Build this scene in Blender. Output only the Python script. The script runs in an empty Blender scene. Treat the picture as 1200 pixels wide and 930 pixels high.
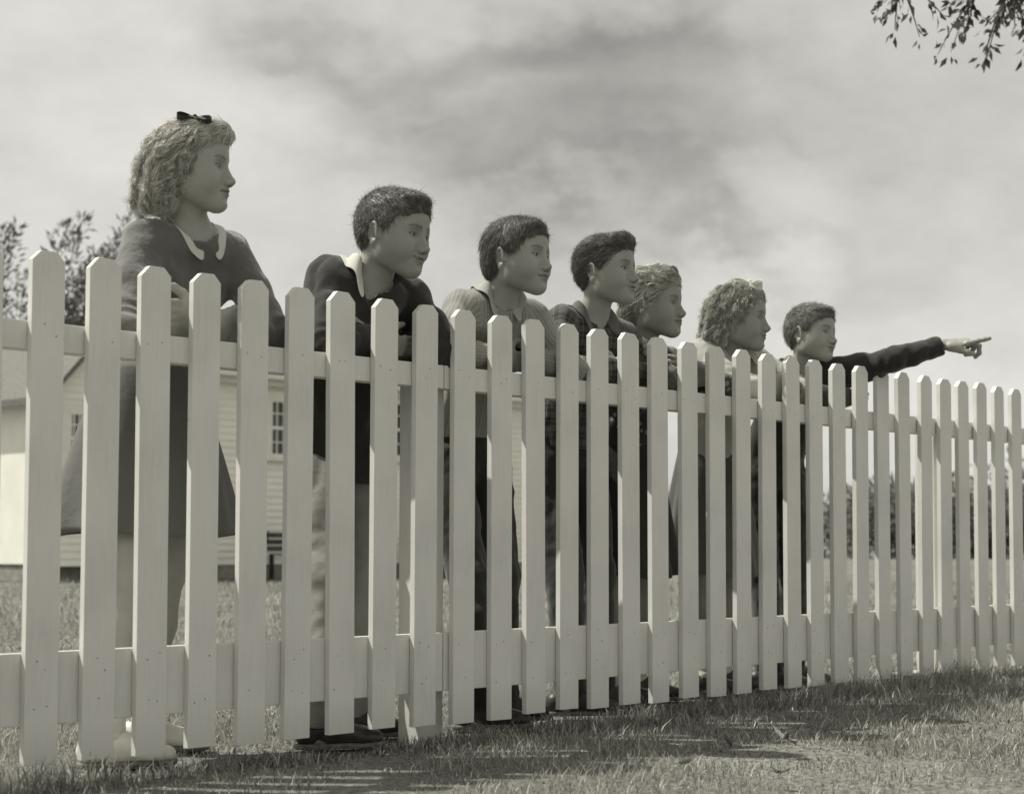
import bpy, math, random, os
import numpy as np
import openvdb
from mathutils import Vector, Matrix
from mathutils.bvhtree import BVHTree

scene = bpy.context.scene
COL = scene.collection
RNG = np.random.default_rng(41)
F32 = np.float32

# ------------------------------------------------------------------ materials
TINT = (1.0, 0.990, 0.882)
def g3(v, t=1.0):
    return tuple(v * (1 + (c - 1) * t) for c in TINT) + (1.0,)

def new_mat(name):
    m = bpy.data.materials.new(name); m.use_nodes = True
    nt = m.node_tree; nt.nodes.clear()
    out = nt.nodes.new('ShaderNodeOutputMaterial')
    b = nt.nodes.new('ShaderNodeBsdfPrincipled')
    nt.links.new(b.outputs[0], out.inputs[0])
    return m, nt, b

def N(nt, typ, **kw):
    n = nt.nodes.new(typ)
    for k, v in kw.items():
        if k.startswith('i_'):
            key = k[2:]
            n.inputs[int(key) if key.isdigit() else key.replace('_', ' ')].default_value = v
        else:
            setattr(n, k, v)
    return n

def mathn(nt, op, a=None, b=None, c=None, clamp=False):
    n = nt.nodes.new('ShaderNodeMath'); n.operation = op; n.use_clamp = clamp
    for i, v in enumerate((a, b, c)):
        if v is None: continue
        if isinstance(v, (int, float)): n.inputs[i].default_value = v
        else: nt.links.new(v, n.inputs[i])
    return n.outputs[0]

def ramp(nt, fac, stops):
    r = nt.nodes.new('ShaderNodeValToRGB')
    e = r.color_ramp.elements
    while len(e) > 1: e.remove(e[-1])
    e[0].position, e[0].color = stops[0]
    for p, c in stops[1:]:
        x = e.new(p); x.color = c
    nt.links.new(fac, r.inputs[0])
    return r.outputs[0]

def mat_noise(name, lo, hi, scale=20, detail=4, rough=0.8, bump=0.0, bscale=None, bdist=0.002,
              stretch=(1, 1, 1), spec=0.3, coord='Object', sss=0.0, transl=0.0):
    m, nt, b = new_mat(name)
    tc = N(nt, 'ShaderNodeTexCoord')
    mp = N(nt, 'ShaderNodeMapping'); mp.inputs['Scale'].default_value = stretch
    nt.links.new(tc.outputs[coord], mp.inputs[0])
    nz = N(nt, 'ShaderNodeTexNoise', i_Scale=scale, i_Detail=detail)
    nt.links.new(mp.outputs[0], nz.inputs['Vector'])
    c = ramp(nt, nz.outputs['Fac'], [(0.3, g3(lo)), (0.7, g3(hi))])
    nt.links.new(c, b.inputs['Base Color'])
    b.inputs['Roughness'].default_value = rough
    b.inputs['Specular IOR Level'].default_value = spec
    if sss: b.inputs['Subsurface Weight'].default_value = sss; b.inputs['Subsurface Radius'].default_value = (.01, .006, .004)
    if bump:
        n2 = N(nt, 'ShaderNodeTexNoise', i_Scale=bscale or scale * 4, i_Detail=5)
        nt.links.new(mp.outputs[0], n2.inputs['Vector'])
        bp = N(nt, 'ShaderNodeBump', i_Strength=bump, i_Distance=bdist)
        nt.links.new(n2.outputs['Fac'], bp.inputs['Height'])
        nt.links.new(bp.outputs[0], b.inputs['Normal'])
    return m

def mat_vcol(name, rough=0.5, spec=0.4, attr='Col', noise=0.12, nscale=60, bump=0.15, bscale=500, bdist=0.0006, sss=0.0, stretch=(1,1,1)):
    m, nt, b = new_mat(name)
    at = N(nt, 'ShaderNodeAttribute', attribute_name=attr)
    tc = N(nt, 'ShaderNodeTexCoord')
    mp = N(nt, 'ShaderNodeMapping'); mp.inputs['Scale'].default_value = stretch
    nt.links.new(tc.outputs['Object'], mp.inputs[0])
    nz = N(nt, 'ShaderNodeTexNoise', i_Scale=nscale, i_Detail=4)
    nt.links.new(mp.outputs[0], nz.inputs['Vector'])
    f = mathn(nt, 'MULTIPLY_ADD', nz.outputs['Fac'], 2 * noise, 1 - noise)
    mx = N(nt, 'ShaderNodeVectorMath', operation='SCALE')
    nt.links.new(at.outputs['Color'], mx.inputs[0]); nt.links.new(f, mx.inputs['Scale'])
    nt.links.new(mx.outputs[0], b.inputs['Base Color'])
    b.inputs['Roughness'].default_value = rough
    b.inputs['Specular IOR Level'].default_value = spec
    if sss:
        b.inputs['Subsurface Weight'].default_value = sss
        b.inputs['Subsurface Radius'].default_value = (.009, .005, .003)
        b.inputs['Subsurface Scale'].default_value = 1.0
    if bump:
        n2 = N(nt, 'ShaderNodeTexNoise', i_Scale=bscale, i_Detail=3)
        nt.links.new(mp.outputs[0], n2.inputs['Vector'])
        bp = N(nt, 'ShaderNodeBump', i_Strength=bump, i_Distance=bdist)
        nt.links.new(n2.outputs['Fac'], bp.inputs['Height'])
        nt.links.new(bp.outputs[0], b.inputs['Normal'])
    return m

# ------------------------------------------------------------------ objects
def tag(o, label=None, cat=None, group=None, kind=None):
    if label: o['label'] = label
    if cat: o['category'] = cat
    if group: o['group'] = group
    if kind: o['kind'] = kind
    return o

def empty(name, loc, rz=0.0):
    o = bpy.data.objects.new(name, None); COL.objects.link(o)
    o.location = loc; o.rotation_euler = (0, 0, rz); o.empty_display_size = 0.1
    return o

def mesh_np(name, verts, faces, mat=None, parent=None, smooth=False, col=None, loc=None):
    """verts (n,3); faces: array (m,k) or list of arrays/lists"""
    me = bpy.data.meshes.new(name)
    verts = np.asarray(verts, dtype=np.float32)
    if isinstance(faces, np.ndarray): groups = [faces]
    else: groups = [np.asarray(f) for f in faces if len(f)]
    if groups and groups[0].ndim == 1:      # list of individual polygons
        tot = np.array([len(f) for f in groups]); idx = np.concatenate(groups)
    else:
        tot = np.concatenate([np.full(len(f), f.shape[1]) for f in groups]); idx = np.concatenate([f.ravel() for f in groups])
    me.vertices.add(len(verts)); me.vertices.foreach_set('co', verts.ravel())
    me.loops.add(len(idx)); me.loops.foreach_set('vertex_index', idx.astype(np.int32))
    me.polygons.add(len(tot))
    st = np.concatenate([[0], np.cumsum(tot)[:-1]]).astype(np.int32)
    me.polygons.foreach_set('loop_start', st)
    me.polygons.foreach_set('use_smooth', np.full(len(tot), bool(smooth)))
    me.update(calc_edges=True); me.validate()
    if col is not None:
        a = me.color_attributes.new('Col', 'FLOAT_COLOR', 'POINT')
        c = np.ones((len(verts), 4), np.float32); c[:, :3] = col
        a.data.foreach_set('color', c.ravel())
    o = bpy.data.objects.new(name, me); COL.objects.link(o)
    if mat: me.materials.append(mat)
    if parent: o.parent = parent
    if loc is not None: o.location = loc
    return o

class MB:
    """collects polygons for one mesh"""
    def __init__(s): s.v = []; s.f = []
    def add(s, verts, faces):
        b = len(s.v); s.v += [tuple(v) for v in verts]; s.f += [tuple(b + i for i in f) for f in faces]
    def box(s, c, size, M=None):
        x, y, z = (q / 2 for q in size)
        vs = [Vector((a * x, b * y, d * z)) for a in (-1, 1) for b in (-1, 1) for d in (-1, 1)]
        if M is not None: vs = [M @ v for v in vs]
        vs = [v + Vector(c) for v in vs]
        s.add(vs, [(0, 1, 3, 2), (4, 6, 7, 5), (0, 4, 5, 1), (2, 3, 7, 6), (0, 2, 6, 4), (1, 5, 7, 3)])
    def prism(s, poly, z0, z1, f=lambda p, z: (p[0], p[1], z)):
        n = len(poly)
        vs = [f(p, z0) for p in poly] + [f(p, z1) for p in poly]
        s.add(vs, [tuple(reversed(range(n))), tuple(range(n, 2 * n))] + [(i, (i + 1) % n, n + (i + 1) % n, n + i) for i in range(n)])
    def tube(s, pts, rad, n=7, cap=True):
        pts = [Vector(p) for p in pts]
        if not hasattr(rad, '__len__'): rad = [rad] * len(pts)
        up = Vector((0.13, 0.21, 1)).normalized(); base = len(s.v); rings = []
        for i, p in enumerate(pts):
            t = (pts[min(i + 1, len(pts) - 1)] - pts[max(i - 1, 0)]).normalized()
            a = t.cross(up)
            if a.length < .05: a = t.cross(Vector((1, 0, 0)))
            a.normalize(); b = t.cross(a)
            rings.append([p + (a * math.cos(2 * math.pi * k / n) + b * math.sin(2 * math.pi * k / n)) * rad[i] for k in range(n)])
        vs = [v for r in rings for v in r]; fs = []
        for i in range(len(pts) - 1):
            for k in range(n):
                fs.append((i * n + k, i * n + (k + 1) % n, (i + 1) * n + (k + 1) % n, (i + 1) * n + k))
        if cap: fs += [tuple(reversed(range(n))), tuple((len(pts) - 1) * n + k for k in range(n))]
        s.add(vs, fs)
    def build(s, name, mat=None, parent=None, smooth=False, bevel=0, loc=None):
        me = bpy.data.meshes.new(name); me.from_pydata(s.v, [], s.f); me.validate()
        for p in me.polygons: p.use_smooth = smooth
        o = bpy.data.objects.new(name, me); COL.objects.link(o)
        if mat: me.materials.append(mat)
        if parent: o.parent = parent
        if loc is not None: o.location = loc
        if bevel:
            m = o.modifiers.new('bevel', 'BEVEL'); m.width = bevel; m.segments = 2; m.limit_method = 'ANGLE'
        return o

# ------------------------------------------------------------------ noise
_lat = np.random.default_rng(7).random((32, 32, 32)).astype(F32) * 2 - 1
def vnoise(P):
    P = np.asarray(P, dtype=F32); i = np.floor(P).astype(int); f = P - i; f = f * f * (3 - 2 * f)
    r = 0
    for a in (0, 1):
        wx = f[..., 0] if a else 1 - f[..., 0]
        for b in (0, 1):
            wy = f[..., 1] if b else 1 - f[..., 1]
            for c in (0, 1):
                wz = f[..., 2] if c else 1 - f[..., 2]
                r = r + wx * wy * wz * _lat[(i[..., 0] + a) % 32, (i[..., 1] + b) % 32, (i[..., 2] + c) % 32]
    return r

# ------------------------------------------------------------------ signed-distance modelling
BIG = 0.06
def axis(bands, lo, hi, coarse):
    """1-D axis with fine steps inside bands [(a,b,h)]"""
    pts = [lo]; x = lo
    while x < hi:
        h = coarse
        for a, b, hh in bands:
            if a <= x < b: h = min(h, hh)
            elif x < a < x + h: h = max(min(h, a - x + 1e-5), 0.001)
        x += h; pts.append(x)
    return np.array(pts, dtype=np.float64)

class Frame:
    def __init__(s, o=(0, 0, 0), R=None, sc=1.0):
        s.o = np.array(o, float); s.R = np.eye(3) if R is None else np.array(R, float); s.sc = sc   # columns of R = local axes in world
    def w(s, p): return s.o + s.R @ (np.array(p, float) * s.sc)
    def local(s, P): return ((np.asarray(P) - s.o) @ s.R) / s.sc

class Field:
    def __init__(s, ax, ay, az):
        s.a = (ax, ay, az); s.f = np.full((len(ax), len(ay), len(az)), BIG, F32)
    @classmethod
    def uniform(cls, lo, hi, h):
        return cls(*[np.arange(l, u + h, h) for l, u in zip(lo, hi)])
    def sub(s, c, R):
        sl = []; pad = 0.02
        for k in range(3):
            i0 = np.searchsorted(s.a[k], c[k] - R[k] - pad); i1 = np.searchsorted(s.a[k], c[k] + R[k] + pad)
            if i1 <= i0: return None
            sl.append(slice(max(i0 - 1, 0), i1 + 1))
        P = [s.a[k][sl[k]] for k in range(3)]
        return tuple(sl), P[0][:, None, None], P[1][None, :, None], P[2][None, None, :]
    def comb(s, sl, d, k, op):
        d = d.astype(F32); f = s.f[sl]
        if op == 'add':
            if k > 0:
                h = np.maximum(k - np.abs(f - d), 0) / k
                s.f[sl] = np.minimum(f, d) - h * h * k * 0.25
            else: s.f[sl] = np.minimum(f, d)
        else:
            d = -d
            if k > 0:
                h = np.maximum(k - np.abs(f - d), 0) / k
                s.f[sl] = np.maximum(f, d) + h * h * k * 0.25
            else: s.f[sl] = np.maximum(f, d)
    def ell(s, c, r, k=0.0, op='add', fr=None, R=None):
        """ellipsoid; c, r in frame units, R extra local rotation"""
        fr = fr or Frame(); C = fr.w(c); r = np.array(r, float) * fr.sc; k = k * fr.sc
        Rw = fr.R if R is None else fr.R @ np.array(R)
        ext = np.sqrt((Rw ** 2) @ (r ** 2)) + k
        g = s.sub(C, ext)
        if g is None: return
        sl, X, Y, Z = g; X = X - C[0]; Y = Y - C[1]; Z = Z - C[2]
        q = [X * Rw[0, i] + Y * Rw[1, i] + Z * Rw[2, i] for i in range(3)]
        k0 = np.sqrt(sum((q[i] / r[i]) ** 2 for i in range(3)))
        k1 = np.sqrt(sum((q[i] / r[i] ** 2) ** 2 for i in range(3)))
        d = k0 * (k0 - 1) / np.maximum(k1, 1e-6)
        s.comb(sl, d, k, op)
    def cone(s, a, b, ra, rb, k=0.0, op='add', fr=None, side=None, fa=1.0, fb=None):
        """tapered capsule, optionally widened by fa..fb along side"""
        fr = fr or Frame(); A = fr.w(a); B = fr.w(b); ra *= fr.sc; rb *= fr.sc; k *= fr.sc
        if fb is None: fb = fa
        m = max(ra, rb) * max(fa, fb, 1) + k
        g = s.sub((A + B) / 2, np.abs(B - A) / 2 + m)
        if g is None: return
        sl, X, Y, Z = g; ab = B - A; L = ab @ ab + 1e-12
        px, py, pz = X - A[0], Y - A[1], Z - A[2]
        t = np.clip((px * ab[0] + py * ab[1] + pz * ab[2]) / L, 0, 1)
        vx, vy, vz = px - t * ab[0], py - t * ab[1], pz - t * ab[2]
        q = vx * vx + vy * vy + vz * vz
        if side is not None:
            S = fr.R @ np.array(side, float); S /= np.linalg.norm(S)
            sd = vx * S[0] + vy * S[1] + vz * S[2]; ff = fa + (fb - fa) * t
            q = q + sd * sd * (1 / ff ** 2 - 1)
        d = np.sqrt(np.maximum(q, 0)) - (ra + (rb - ra) * t)
        s.comb(sl, d, k, op)
    def box(s, c, hsz, rnd=0.0, k=0.0, op='add', fr=None):
        fr = fr or Frame(); C = fr.w(c); hs = np.array(hsz, float) * fr.sc; rnd *= fr.sc; k *= fr.sc
        ext = np.abs(fr.R) @ hs + rnd + k
        g = s.sub(C, ext)
        if g is None: return
        sl, X, Y, Z = g; X = X - C[0]; Y = Y - C[1]; Z = Z - C[2]
        q = [np.abs(X * fr.R[0, i] + Y * fr.R[1, i] + Z * fr.R[2, i]) - hs[i] + rnd for i in range(3)]
        d = np.sqrt(sum(np.maximum(v, 0) ** 2 for v in q)) + np.minimum(np.maximum(np.maximum(q[0], q[1]), q[2]), 0) - rnd
        s.comb(sl, d, k, op)
    def halfspace(s, p, n, k=0.0):
        """removes the side the normal points to"""
        X, Y, Z = s.a[0][:, None, None], s.a[1][None, :, None], s.a[2][None, None, :]
        d = (X - p[0]) * n[0] + (Y - p[1]) * n[1] + (Z - p[2]) * n[2]
        s.comb((slice(None),) * 3, -d.astype(F32), k, 'sub')
    def displace(s, amp, scale, stretch=(1, 1, 1), seed=0.0, ridged=False):
        m = np.abs(s.f) < 0.03
        i = np.nonzero(m)
        P = np.stack([s.a[k][i[k]] for k in range(3)], -1) * np.array(stretch) / scale + 13.7 + seed
        n = vnoise(P)
        if ridged: n = 1 - 2 * np.abs(n)
        s.f[i] += (amp * n).astype(F32)
    def mesh(s):
        f = s.f.copy()
        f[0] = f[-1] = BIG; f[:, 0] = f[:, -1] = BIG; f[:, :, 0] = f[:, :, -1] = BIG
        G = openvdb.FloatGrid(BIG); G.copyFromArray(np.ascontiguousarray(f), ijk=(0, 0, 0), tolerance=0.0)
        P, T, Q = G.convertToPolygons(0.0, 0.0)
        V = np.stack([np.interp(P[:, k], np.arange(len(s.a[k])), s.a[k]) for k in range(3)], -1)
        T = T[:, ::-1]; Q = Q[:, ::-1]
        vol = 0
        if len(Q):
            a, b, c, d = (V[Q[:, i]] for i in range(4)); vol = np.einsum('ij,ij->', a, np.cross(b, c)) + np.einsum('ij,ij->', a, np.cross(c, d))
        if vol < 0: T = T[:, ::-1]; Q = Q[:, ::-1]
        return V, [x for x in (T, Q) if len(x)]

def keep_largest(V, faces):
    """drop stray islands"""
    n = len(V); lab = np.arange(n)
    E = np.concatenate([np.stack([f[:, i], f[:, (i + 1) % f.shape[1]]], -1) for f in faces for i in range(f.shape[1])])
    while True:
        m = np.minimum(lab[E[:, 0]], lab[E[:, 1]]); old = lab.copy()
        np.minimum.at(lab, E[:, 0], m); np.minimum.at(lab, E[:, 1], m)
        lab = lab[lab]
        if (lab == old).all(): break
    u, c = np.unique(lab, return_counts=True); k = u[c.argmax()]; keep = lab == k
    mp = np.cumsum(keep) - 1
    return V[keep], [mp[f[keep[f[:, 0]]]] for f in faces]

def rotz(a): c, s = math.cos(a), math.sin(a); return np.array([[c, -s, 0], [s, c, 0], [0, 0, 1]])
def roty(a): c, s = math.cos(a), math.sin(a); return np.array([[c, 0, s], [0, 1, 0], [-s, 0, c]])
def rotx(a): c, s = math.cos(a), math.sin(a); return np.array([[1, 0, 0], [0, c, -s], [0, s, c]])
def unit(v): v = np.array(v, float); return v / (np.linalg.norm(v) + 1e-12)
def lerp(a, b, t): return np.array(a, float) * (1 - t) + np.array(b, float) * t
# ------------------------------------------------------------------ heads
def head_field(F, fr, sp):
    """face: forward +x, left +y, up +z, 0.22 m from chin to crown in frame units. sp: proportions"""
    fem = sp.get('fem', 0); nose = sp.get('nose', 1.0); jaw = sp.get('jaw', 1.0); smile = sp.get('smile', 0.0)
    E_ = lambda *a, **k: F.ell(*a, fr=fr, **k)
    C_ = lambda *a, **k: F.cone(*a, fr=fr, **k)
    E_((-.012, 0, .032), (.095, .073, .083))
    E_((.028, 0, .042), (.054, .061, .056), k=.03)
    E_((.026, 0, -.018), (.052, .056, .068), k=.03)
    E_((-.045, 0, -.01), (.045, .052, .05), k=.03)
    for s in (1, -1):
        C_((-.002, s * .043 * jaw, -.035), (.006, s * .041 * jaw, -.054), .021, .020, k=.03)       # jaw angle
        C_((.006, s * .041 * jaw, -.057), (.060, s * .014, -.086), .021, .018, k=.022)
        E_((.044, s * .034, -.036), (.035 * sp.get('cheek', 1), .028 * sp.get('cheek', 1), .033), k=.028)                                  # cheek
        C_((.074, s * .012, .022), (.060, s * .044, .020), .0105, .009, k=.012)                    # brow ridge
        E_((.022, s * .036, -.004), (.042, .029, .050), k=.035)
    E_((.069 + .003 * sp.get('chin', 0), 0, -.089), (.019, .018, .015), k=.016)                                            # chin
    E_((.058, 0, -.056), (.034, .029, .024), k=.016)                                            # muzzle
    E_((.045, 0, -.075), (.040, .030, .022), k=.02)
    for s in (1, -1):                                                                            # sockets
        E_((.093, s * .032, .005), (.021, .020, .014), k=.012, op='sub')
    # nose
    n = nose
    C_((.080, 0, .012), (.0935 + .006 * n, 0, -.026), .0062, .0082, k=.010)
    C_((.074, 0, .004), (.082, 0, -.028), .008, .0125, k=.010)
    E_((.0955 + .007 * n, 0, -.031), (.0098, .0095, .0088), k=.006)
    for s in (1, -1):
        E_((.092, s * .0115, -.0355), (.0105, .0068, .0072), k=.005)
    E_((.090, 0, -.040), (.010, .009, .005), k=.006)
    for s in (1, -1):
        E_((.0990, s * .0062, -.0440), (.0045, .0030, .0026), k=.002, op='sub')
    # lips
    E_((.0855, 0, -.0520), (.0095, .0195, .0052), k=.006)
    E_((.0835, 0, -.0635), (.0100, .0170, .0062), k=.006)
    E_((.0975, 0, -.0575), (.0095, .018, .0010), k=.003, op='sub')
    for s in (1, -1):
        E_((.084, s * .0235, -.0570 + .004 * smile), (.0045, .0045, .0022), k=.004, op='sub')
    if smile > .5:
        for s in (1, -1): E_((.058, s * .036, -.040), (.022, .018, .018), k=.010)
    E_((.097, 0, -.0755), (.010, .016, .0045), k=.012, op='sub')
    # eyes: lids
    op = sp.get('eye', .0042) * .9
    for s in (1, -1):
        R = rotz(s * .10)
        E_((.0665, s * .031, .0035), (.0142, .0145, .0135), k=.004)
        E_((.0825, s * .0325, .0025), (.0095, .0142, op), k=.0015, op='sub', R=R)
        E_((.087, s * .031, .0115), (.010, .014, .0015), k=.004, op='sub', R=R)   # crease
    # ears
    for s in (1, -1):
        ef = Frame(fr.w((-.011, s * .0735, -.006)), fr.R @ rotz(s * .38) @ rotx(s * -.12) @ roty(.16), fr.sc * sp.get('ear', 1.0))
        F.ell((-.004, 0, 0), (.0165, .0055, .027), k=.006, fr=ef)
        F.ell((-.001, s * .006, -.002), (.0105, .0050, .0165), k=.003, op='sub', fr=ef)
        F.ell((.000, s * .004, -.008), (.006, .0060, .007), k=.003, op='sub', fr=ef)
        F.ell((-.006, 0, -.024), (.0085, .0045, .009), k=.005, fr=ef)
        pts = [(.010 - 0, .002 * s, .004)]
        prev = None
        for i in range(15):
            a = math.radians(-20 + i * 17)
            q = (-.004 + math.cos(a) * .0150, s * .0035, math.sin(a) * .0250 + .001)
            if prev is not None: F.cone(prev, q, .0030, .0030, k=.002, fr=ef)
            prev = q
        F.ell((.013, s * -.001, -.006), (.004, .005, .006), k=.004, fr=ef)

def head_colors(V, fr, sp):
    L = fr.local(V); x, y, z = L.T
    skin = np.array(g3(sp.get('skin', .33))[:3]); n = len(V)
    c = np.tile(skin, (n, 1))
    def mixc(w, v):
        w = np.clip(w, 0, 1)[:, None]; c[:] = c * (1 - w) + np.array(g3(v)[:3]) * w
    ay = np.abs(y)
    face = x > .03
    # lips
    lw = np.exp(-(((z + .0575) / .0085) ** 4) - (ay / .0215) ** 6) * (x > .078)
    mixc(lw * .75, sp.get('lip', .17))
    mixc(np.exp(-((z + .0575) / .0016) ** 2 - (ay / .022) ** 6) * (x > .07) * .85, .05)
    # brows
    zb = .0225 + .004 * np.sin(np.clip((ay - .012) / .038, 0, 1) * math.pi * .9) - .10 * np.clip(ay - .040, 0, 1)
    th = .0048 * np.clip(1.25 - (ay - .014) / .045, .35, 1)
    bw = np.exp(-((z - zb) / th) ** 2) * (ay > .011) * (ay < .053) * (x > .045)
    bw *= np.clip(.8 + .5 * vnoise(L / .0022), 0, 1)
    mixc(bw * sp.get('brow', .75), sp.get('browv', .06))
    # lash line + lower lid line
    lid = np.exp(-((z - (.0072 - 3.2 * (ay - .031) ** 2 * 4)) / .0027) ** 2) * np.exp(-((ay - .033) / .0165) ** 6) * (x > .058)
    mixc(lid * .9, .035)
    low = np.exp(-((z - (-.0020 + 3.0 * (ay - .031) ** 2 * 4)) / .0013) ** 2) * np.exp(-((ay - .032) / .013) ** 6) * (x > .058)
    mixc(low * .45, .08)
    mixc(np.exp(-((z - .006) / .010) ** 2 - ((ay - .030) / .016) ** 2) * (x > .058) * .22, .10)  # soft eye-socket shade put into the skin colour
    # nostrils
    mixc(np.exp(-((z + .0425) / .0030) ** 2 - ((ay - .0062) / .004) ** 2) * (x > .090) * .8, .05)
    # faint blotches
    c *= (1 + .05 * vnoise(L / .02))[:, None]
    return c

def eye_mesh(parent, fr, s, gaze, mats):
    C = fr.w((.0665, s * .031, .0035)); r = .0131 * fr.sc
    g = unit(fr.R @ unit((math.cos(gaze[0]), math.sin(gaze[0]), math.sin(gaze[1]))))
    a = unit(np.cross(g, (0, 0, 1))); b = np.cross(a, g)
    nu, nv = 20, 16; V = [C + g * r * 1.03]; col = [g3(.012)[:3]]; Fs = []
    for j in range(1, nv):
        th = math.pi * (j / (nv - 1)) ** 1.35
        rr = r * (1.03 if th < .42 else 1.0)
        v = .012 if th < .24 else (.06 if th < .50 else .30)
        for i in range(nu):
            p = 2 * math.pi * i / nu
            V.append(C + rr * (g * math.cos(th) + (a * math.cos(p) + b * math.sin(p)) * math.sin(th))); col.append(g3(v)[:3])
    for i in range(nu): Fs.append((0, 1 + i, 1 + (i + 1) % nu))
    for j in range(nv - 2):
        for i in range(nu):
            q = 1 + j * nu
            Fs.append((q + i, q + nu + i, q + nu + (i + 1) % nu, q + (i + 1) % nu))
    return mesh_np('eye', np.array(V) - np.array(parent.location), [np.array(f) for f in Fs], mats['eye'], parent, True, np.array(col))

# ------------------------------------------------------------------ hair
def cap_field(fr, sp, h=.004):
    """hair mass above the hairline"""
    kind = sp['hair']
    ext = .20 * fr.sc
    F = Field.uniform(fr.w((0, 0, 0)) - ext, fr.w((0, 0, 0)) + ext, h)
    E_ = lambda *a, **k: F.ell(*a, fr=fr, **k)
    t = sp.get('thick', 0.0)
    E_((-.016, 0, .034), (.097 + t, .0745 + t * .6, .086 + t))
    E_((-.045, 0, -.006), (.052 + t * .6, .062, .052), k=.02)
    for q in sp.get('vol', []):
        E_(*q[:2], k=q[2] if len(q) > 2 else .015)
    # cut away face and below
    E_((.130, 0, -.010), (.087, .20, sp.get('open', .085)), k=.004, op='sub')       # face opening
    E_((.075, 0, -.06), (.082, .12, .075), k=.006, op='sub')         # cheeks and jaw
    for s in (1, -1):
        E_((-.006, s * .087, -.032), (.027, .030, .048), k=.004, op='sub')   # around ear
    if kind == 'short':
        E_((-.03, 0, -.105), (.10, .12, .062), k=.006, op='sub')     # nape
    return F

def strands(fr, cap, roots, flow, length, rad, seg=6, lift=0.0, jitter=.25, seed=0, curl=None, tree=None, hug=.0008, liftv=None, dark=None):
    """returns verts, faces, root param; short tapered 3-sided hairs that follow the cap surface"""
    rng = np.random.default_rng(seed)
    n = len(roots)
    P = [Vector(p) for p in roots]
    paths = np.zeros((n, seg + 1, 3)); NR = np.zeros((n, seg + 1, 3))
    L = length * (0.6 + .8 * rng.random(n))
    J = rng.normal(0, jitter, (n, 3)); LF = np.exp(rng.normal(0, .55, n)); CL = None
    for i in range(n):
        p = P[i]; st = L[i] / seg
        for j in range(seg + 1):
            loc, nor, _, _ = tree.find_nearest(p)
            if loc is None: loc, nor = p, Vector((0, 0, 1))
            off = hug + lift * LF[i] * (j / seg) ** 1.5
            q = loc + nor * off
            paths[i, j] = q; NR[i, j] = nor
            d = flow(fr.local(np.array(q)), i)
            d = fr.R @ (np.array(d) + J[i] * .5)
            d = Vector(d); d = d - nor * d.dot(nor)
            if d.length < 1e-6: d = Vector((1e-3, 0, 0))
            p = q + d.normalized() * st
    return paths, NR

def strand_mesh(paths, NR, rad, rng, tip=.25, flat=1.0):
    n, m, _ = paths.shape
    T = np.gradient(paths, axis=1); T /= np.linalg.norm(T, axis=2, keepdims=True) + 1e-9
    A = np.cross(T, NR); A /= np.linalg.norm(A, axis=2, keepdims=True) + 1e-9
    B = np.cross(A, T)
    t = np.linspace(0, 1, m)
    prof = (1 - (1 - tip) * t ** 2)[None, :, None] * (rad * (0.6 + .8 * rng.random((n, 1, 1))))
    V = []
    for a in (90, 210, 330):
        a = math.radians(a)
        V.append(paths + (A * math.cos(a) + B * math.sin(a) * flat) * prof)
    V = np.stack(V, 2).reshape(-1, 3)
    base = (np.arange(n) * m * 3)[:, None, None] + (np.arange(m - 1) * 3)[None, :, None]
    k = np.arange(3)[None, None, :]; k2 = (k + 1) % 3
    Q = np.stack([base + k, base + k2, base + 3 + k2, base + 3 + k], -1).reshape(-1, 4)
    return V, Q

def make_hair(parent, fr, sp, mats, seed):
    rng = np.random.default_rng(seed)
    F = cap_field(fr, sp)
    F.displace(.0018, .014, seed=seed)
    V, faces = keep_largest(*F.mesh())
    org = np.array(parent.location)
    base = sp['hairv']
    L = fr.local(V)
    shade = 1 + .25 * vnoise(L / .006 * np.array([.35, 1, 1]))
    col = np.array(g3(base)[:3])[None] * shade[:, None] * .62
    hair = mesh_np('hair', V - org, faces, mats['hair'], parent, True, col)
    pol = [tuple(q) for f in faces for q in f]
    tree = BVHTree.FromPolygons([tuple(v) for v in V], pol)
    # outward-facing visible roots only
    n = sp.get('n', 5200)
    roots = V[rng.integers(0, len(V), n)] + rng.normal(0, .0015, (n, 3))
    RL = fr.local(roots)
    ok = (RL[:, 2] > -.09)
    skull = ((RL - np.array([-.012, 0, .032])) / np.array([.095, .073, .083])); ok &= (np.linalg.norm(skull, axis=1) > .95) | (RL[:, 2] < -.0)
    roots = roots[ok]
    flow = sp['flow']
    paths, NR = strands(fr, None, roots, flow, sp.get('len', .028) * fr.sc, 0, lift=sp.get('lift', .0045), jitter=sp.get('jit', .42), seed=seed, tree=tree)
    LP = fr.local(paths)
    ins = (((LP[..., 0] - .130) / .084) ** 2 + ((LP[..., 2] + .010) / (sp.get('open', .085) - .002)) ** 2 < 1).sum(1) > 3
    low = (LP[..., 2] < -.075).any(1) if sp['hair'] == 'short' else np.zeros(len(ins), bool)
    paths = paths[~(ins | low)]; NR = NR[~(ins | low)]
    rad = sp.get('rad', .0008)
    SV, SQ = strand_mesh(paths, NR, rad, rng)
    m = paths.shape[1]; nn = paths.shape[0]
    sv = (base * np.exp(rng.normal(0, .38, nn))).clip(.015, 1)
    # lock-scale variation
    LL = fr.local(paths[:, 0]); sv *= (1 + .35 * vnoise(LL / .010))
    sc = np.repeat(sv, m * 3)
    col = np.outer(sc, np.array(g3(1.0)[:3]))
    mesh_np('hair_strands', SV - org, SQ, mats['hair'], hair, True, col)
    return hair, tree

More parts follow.
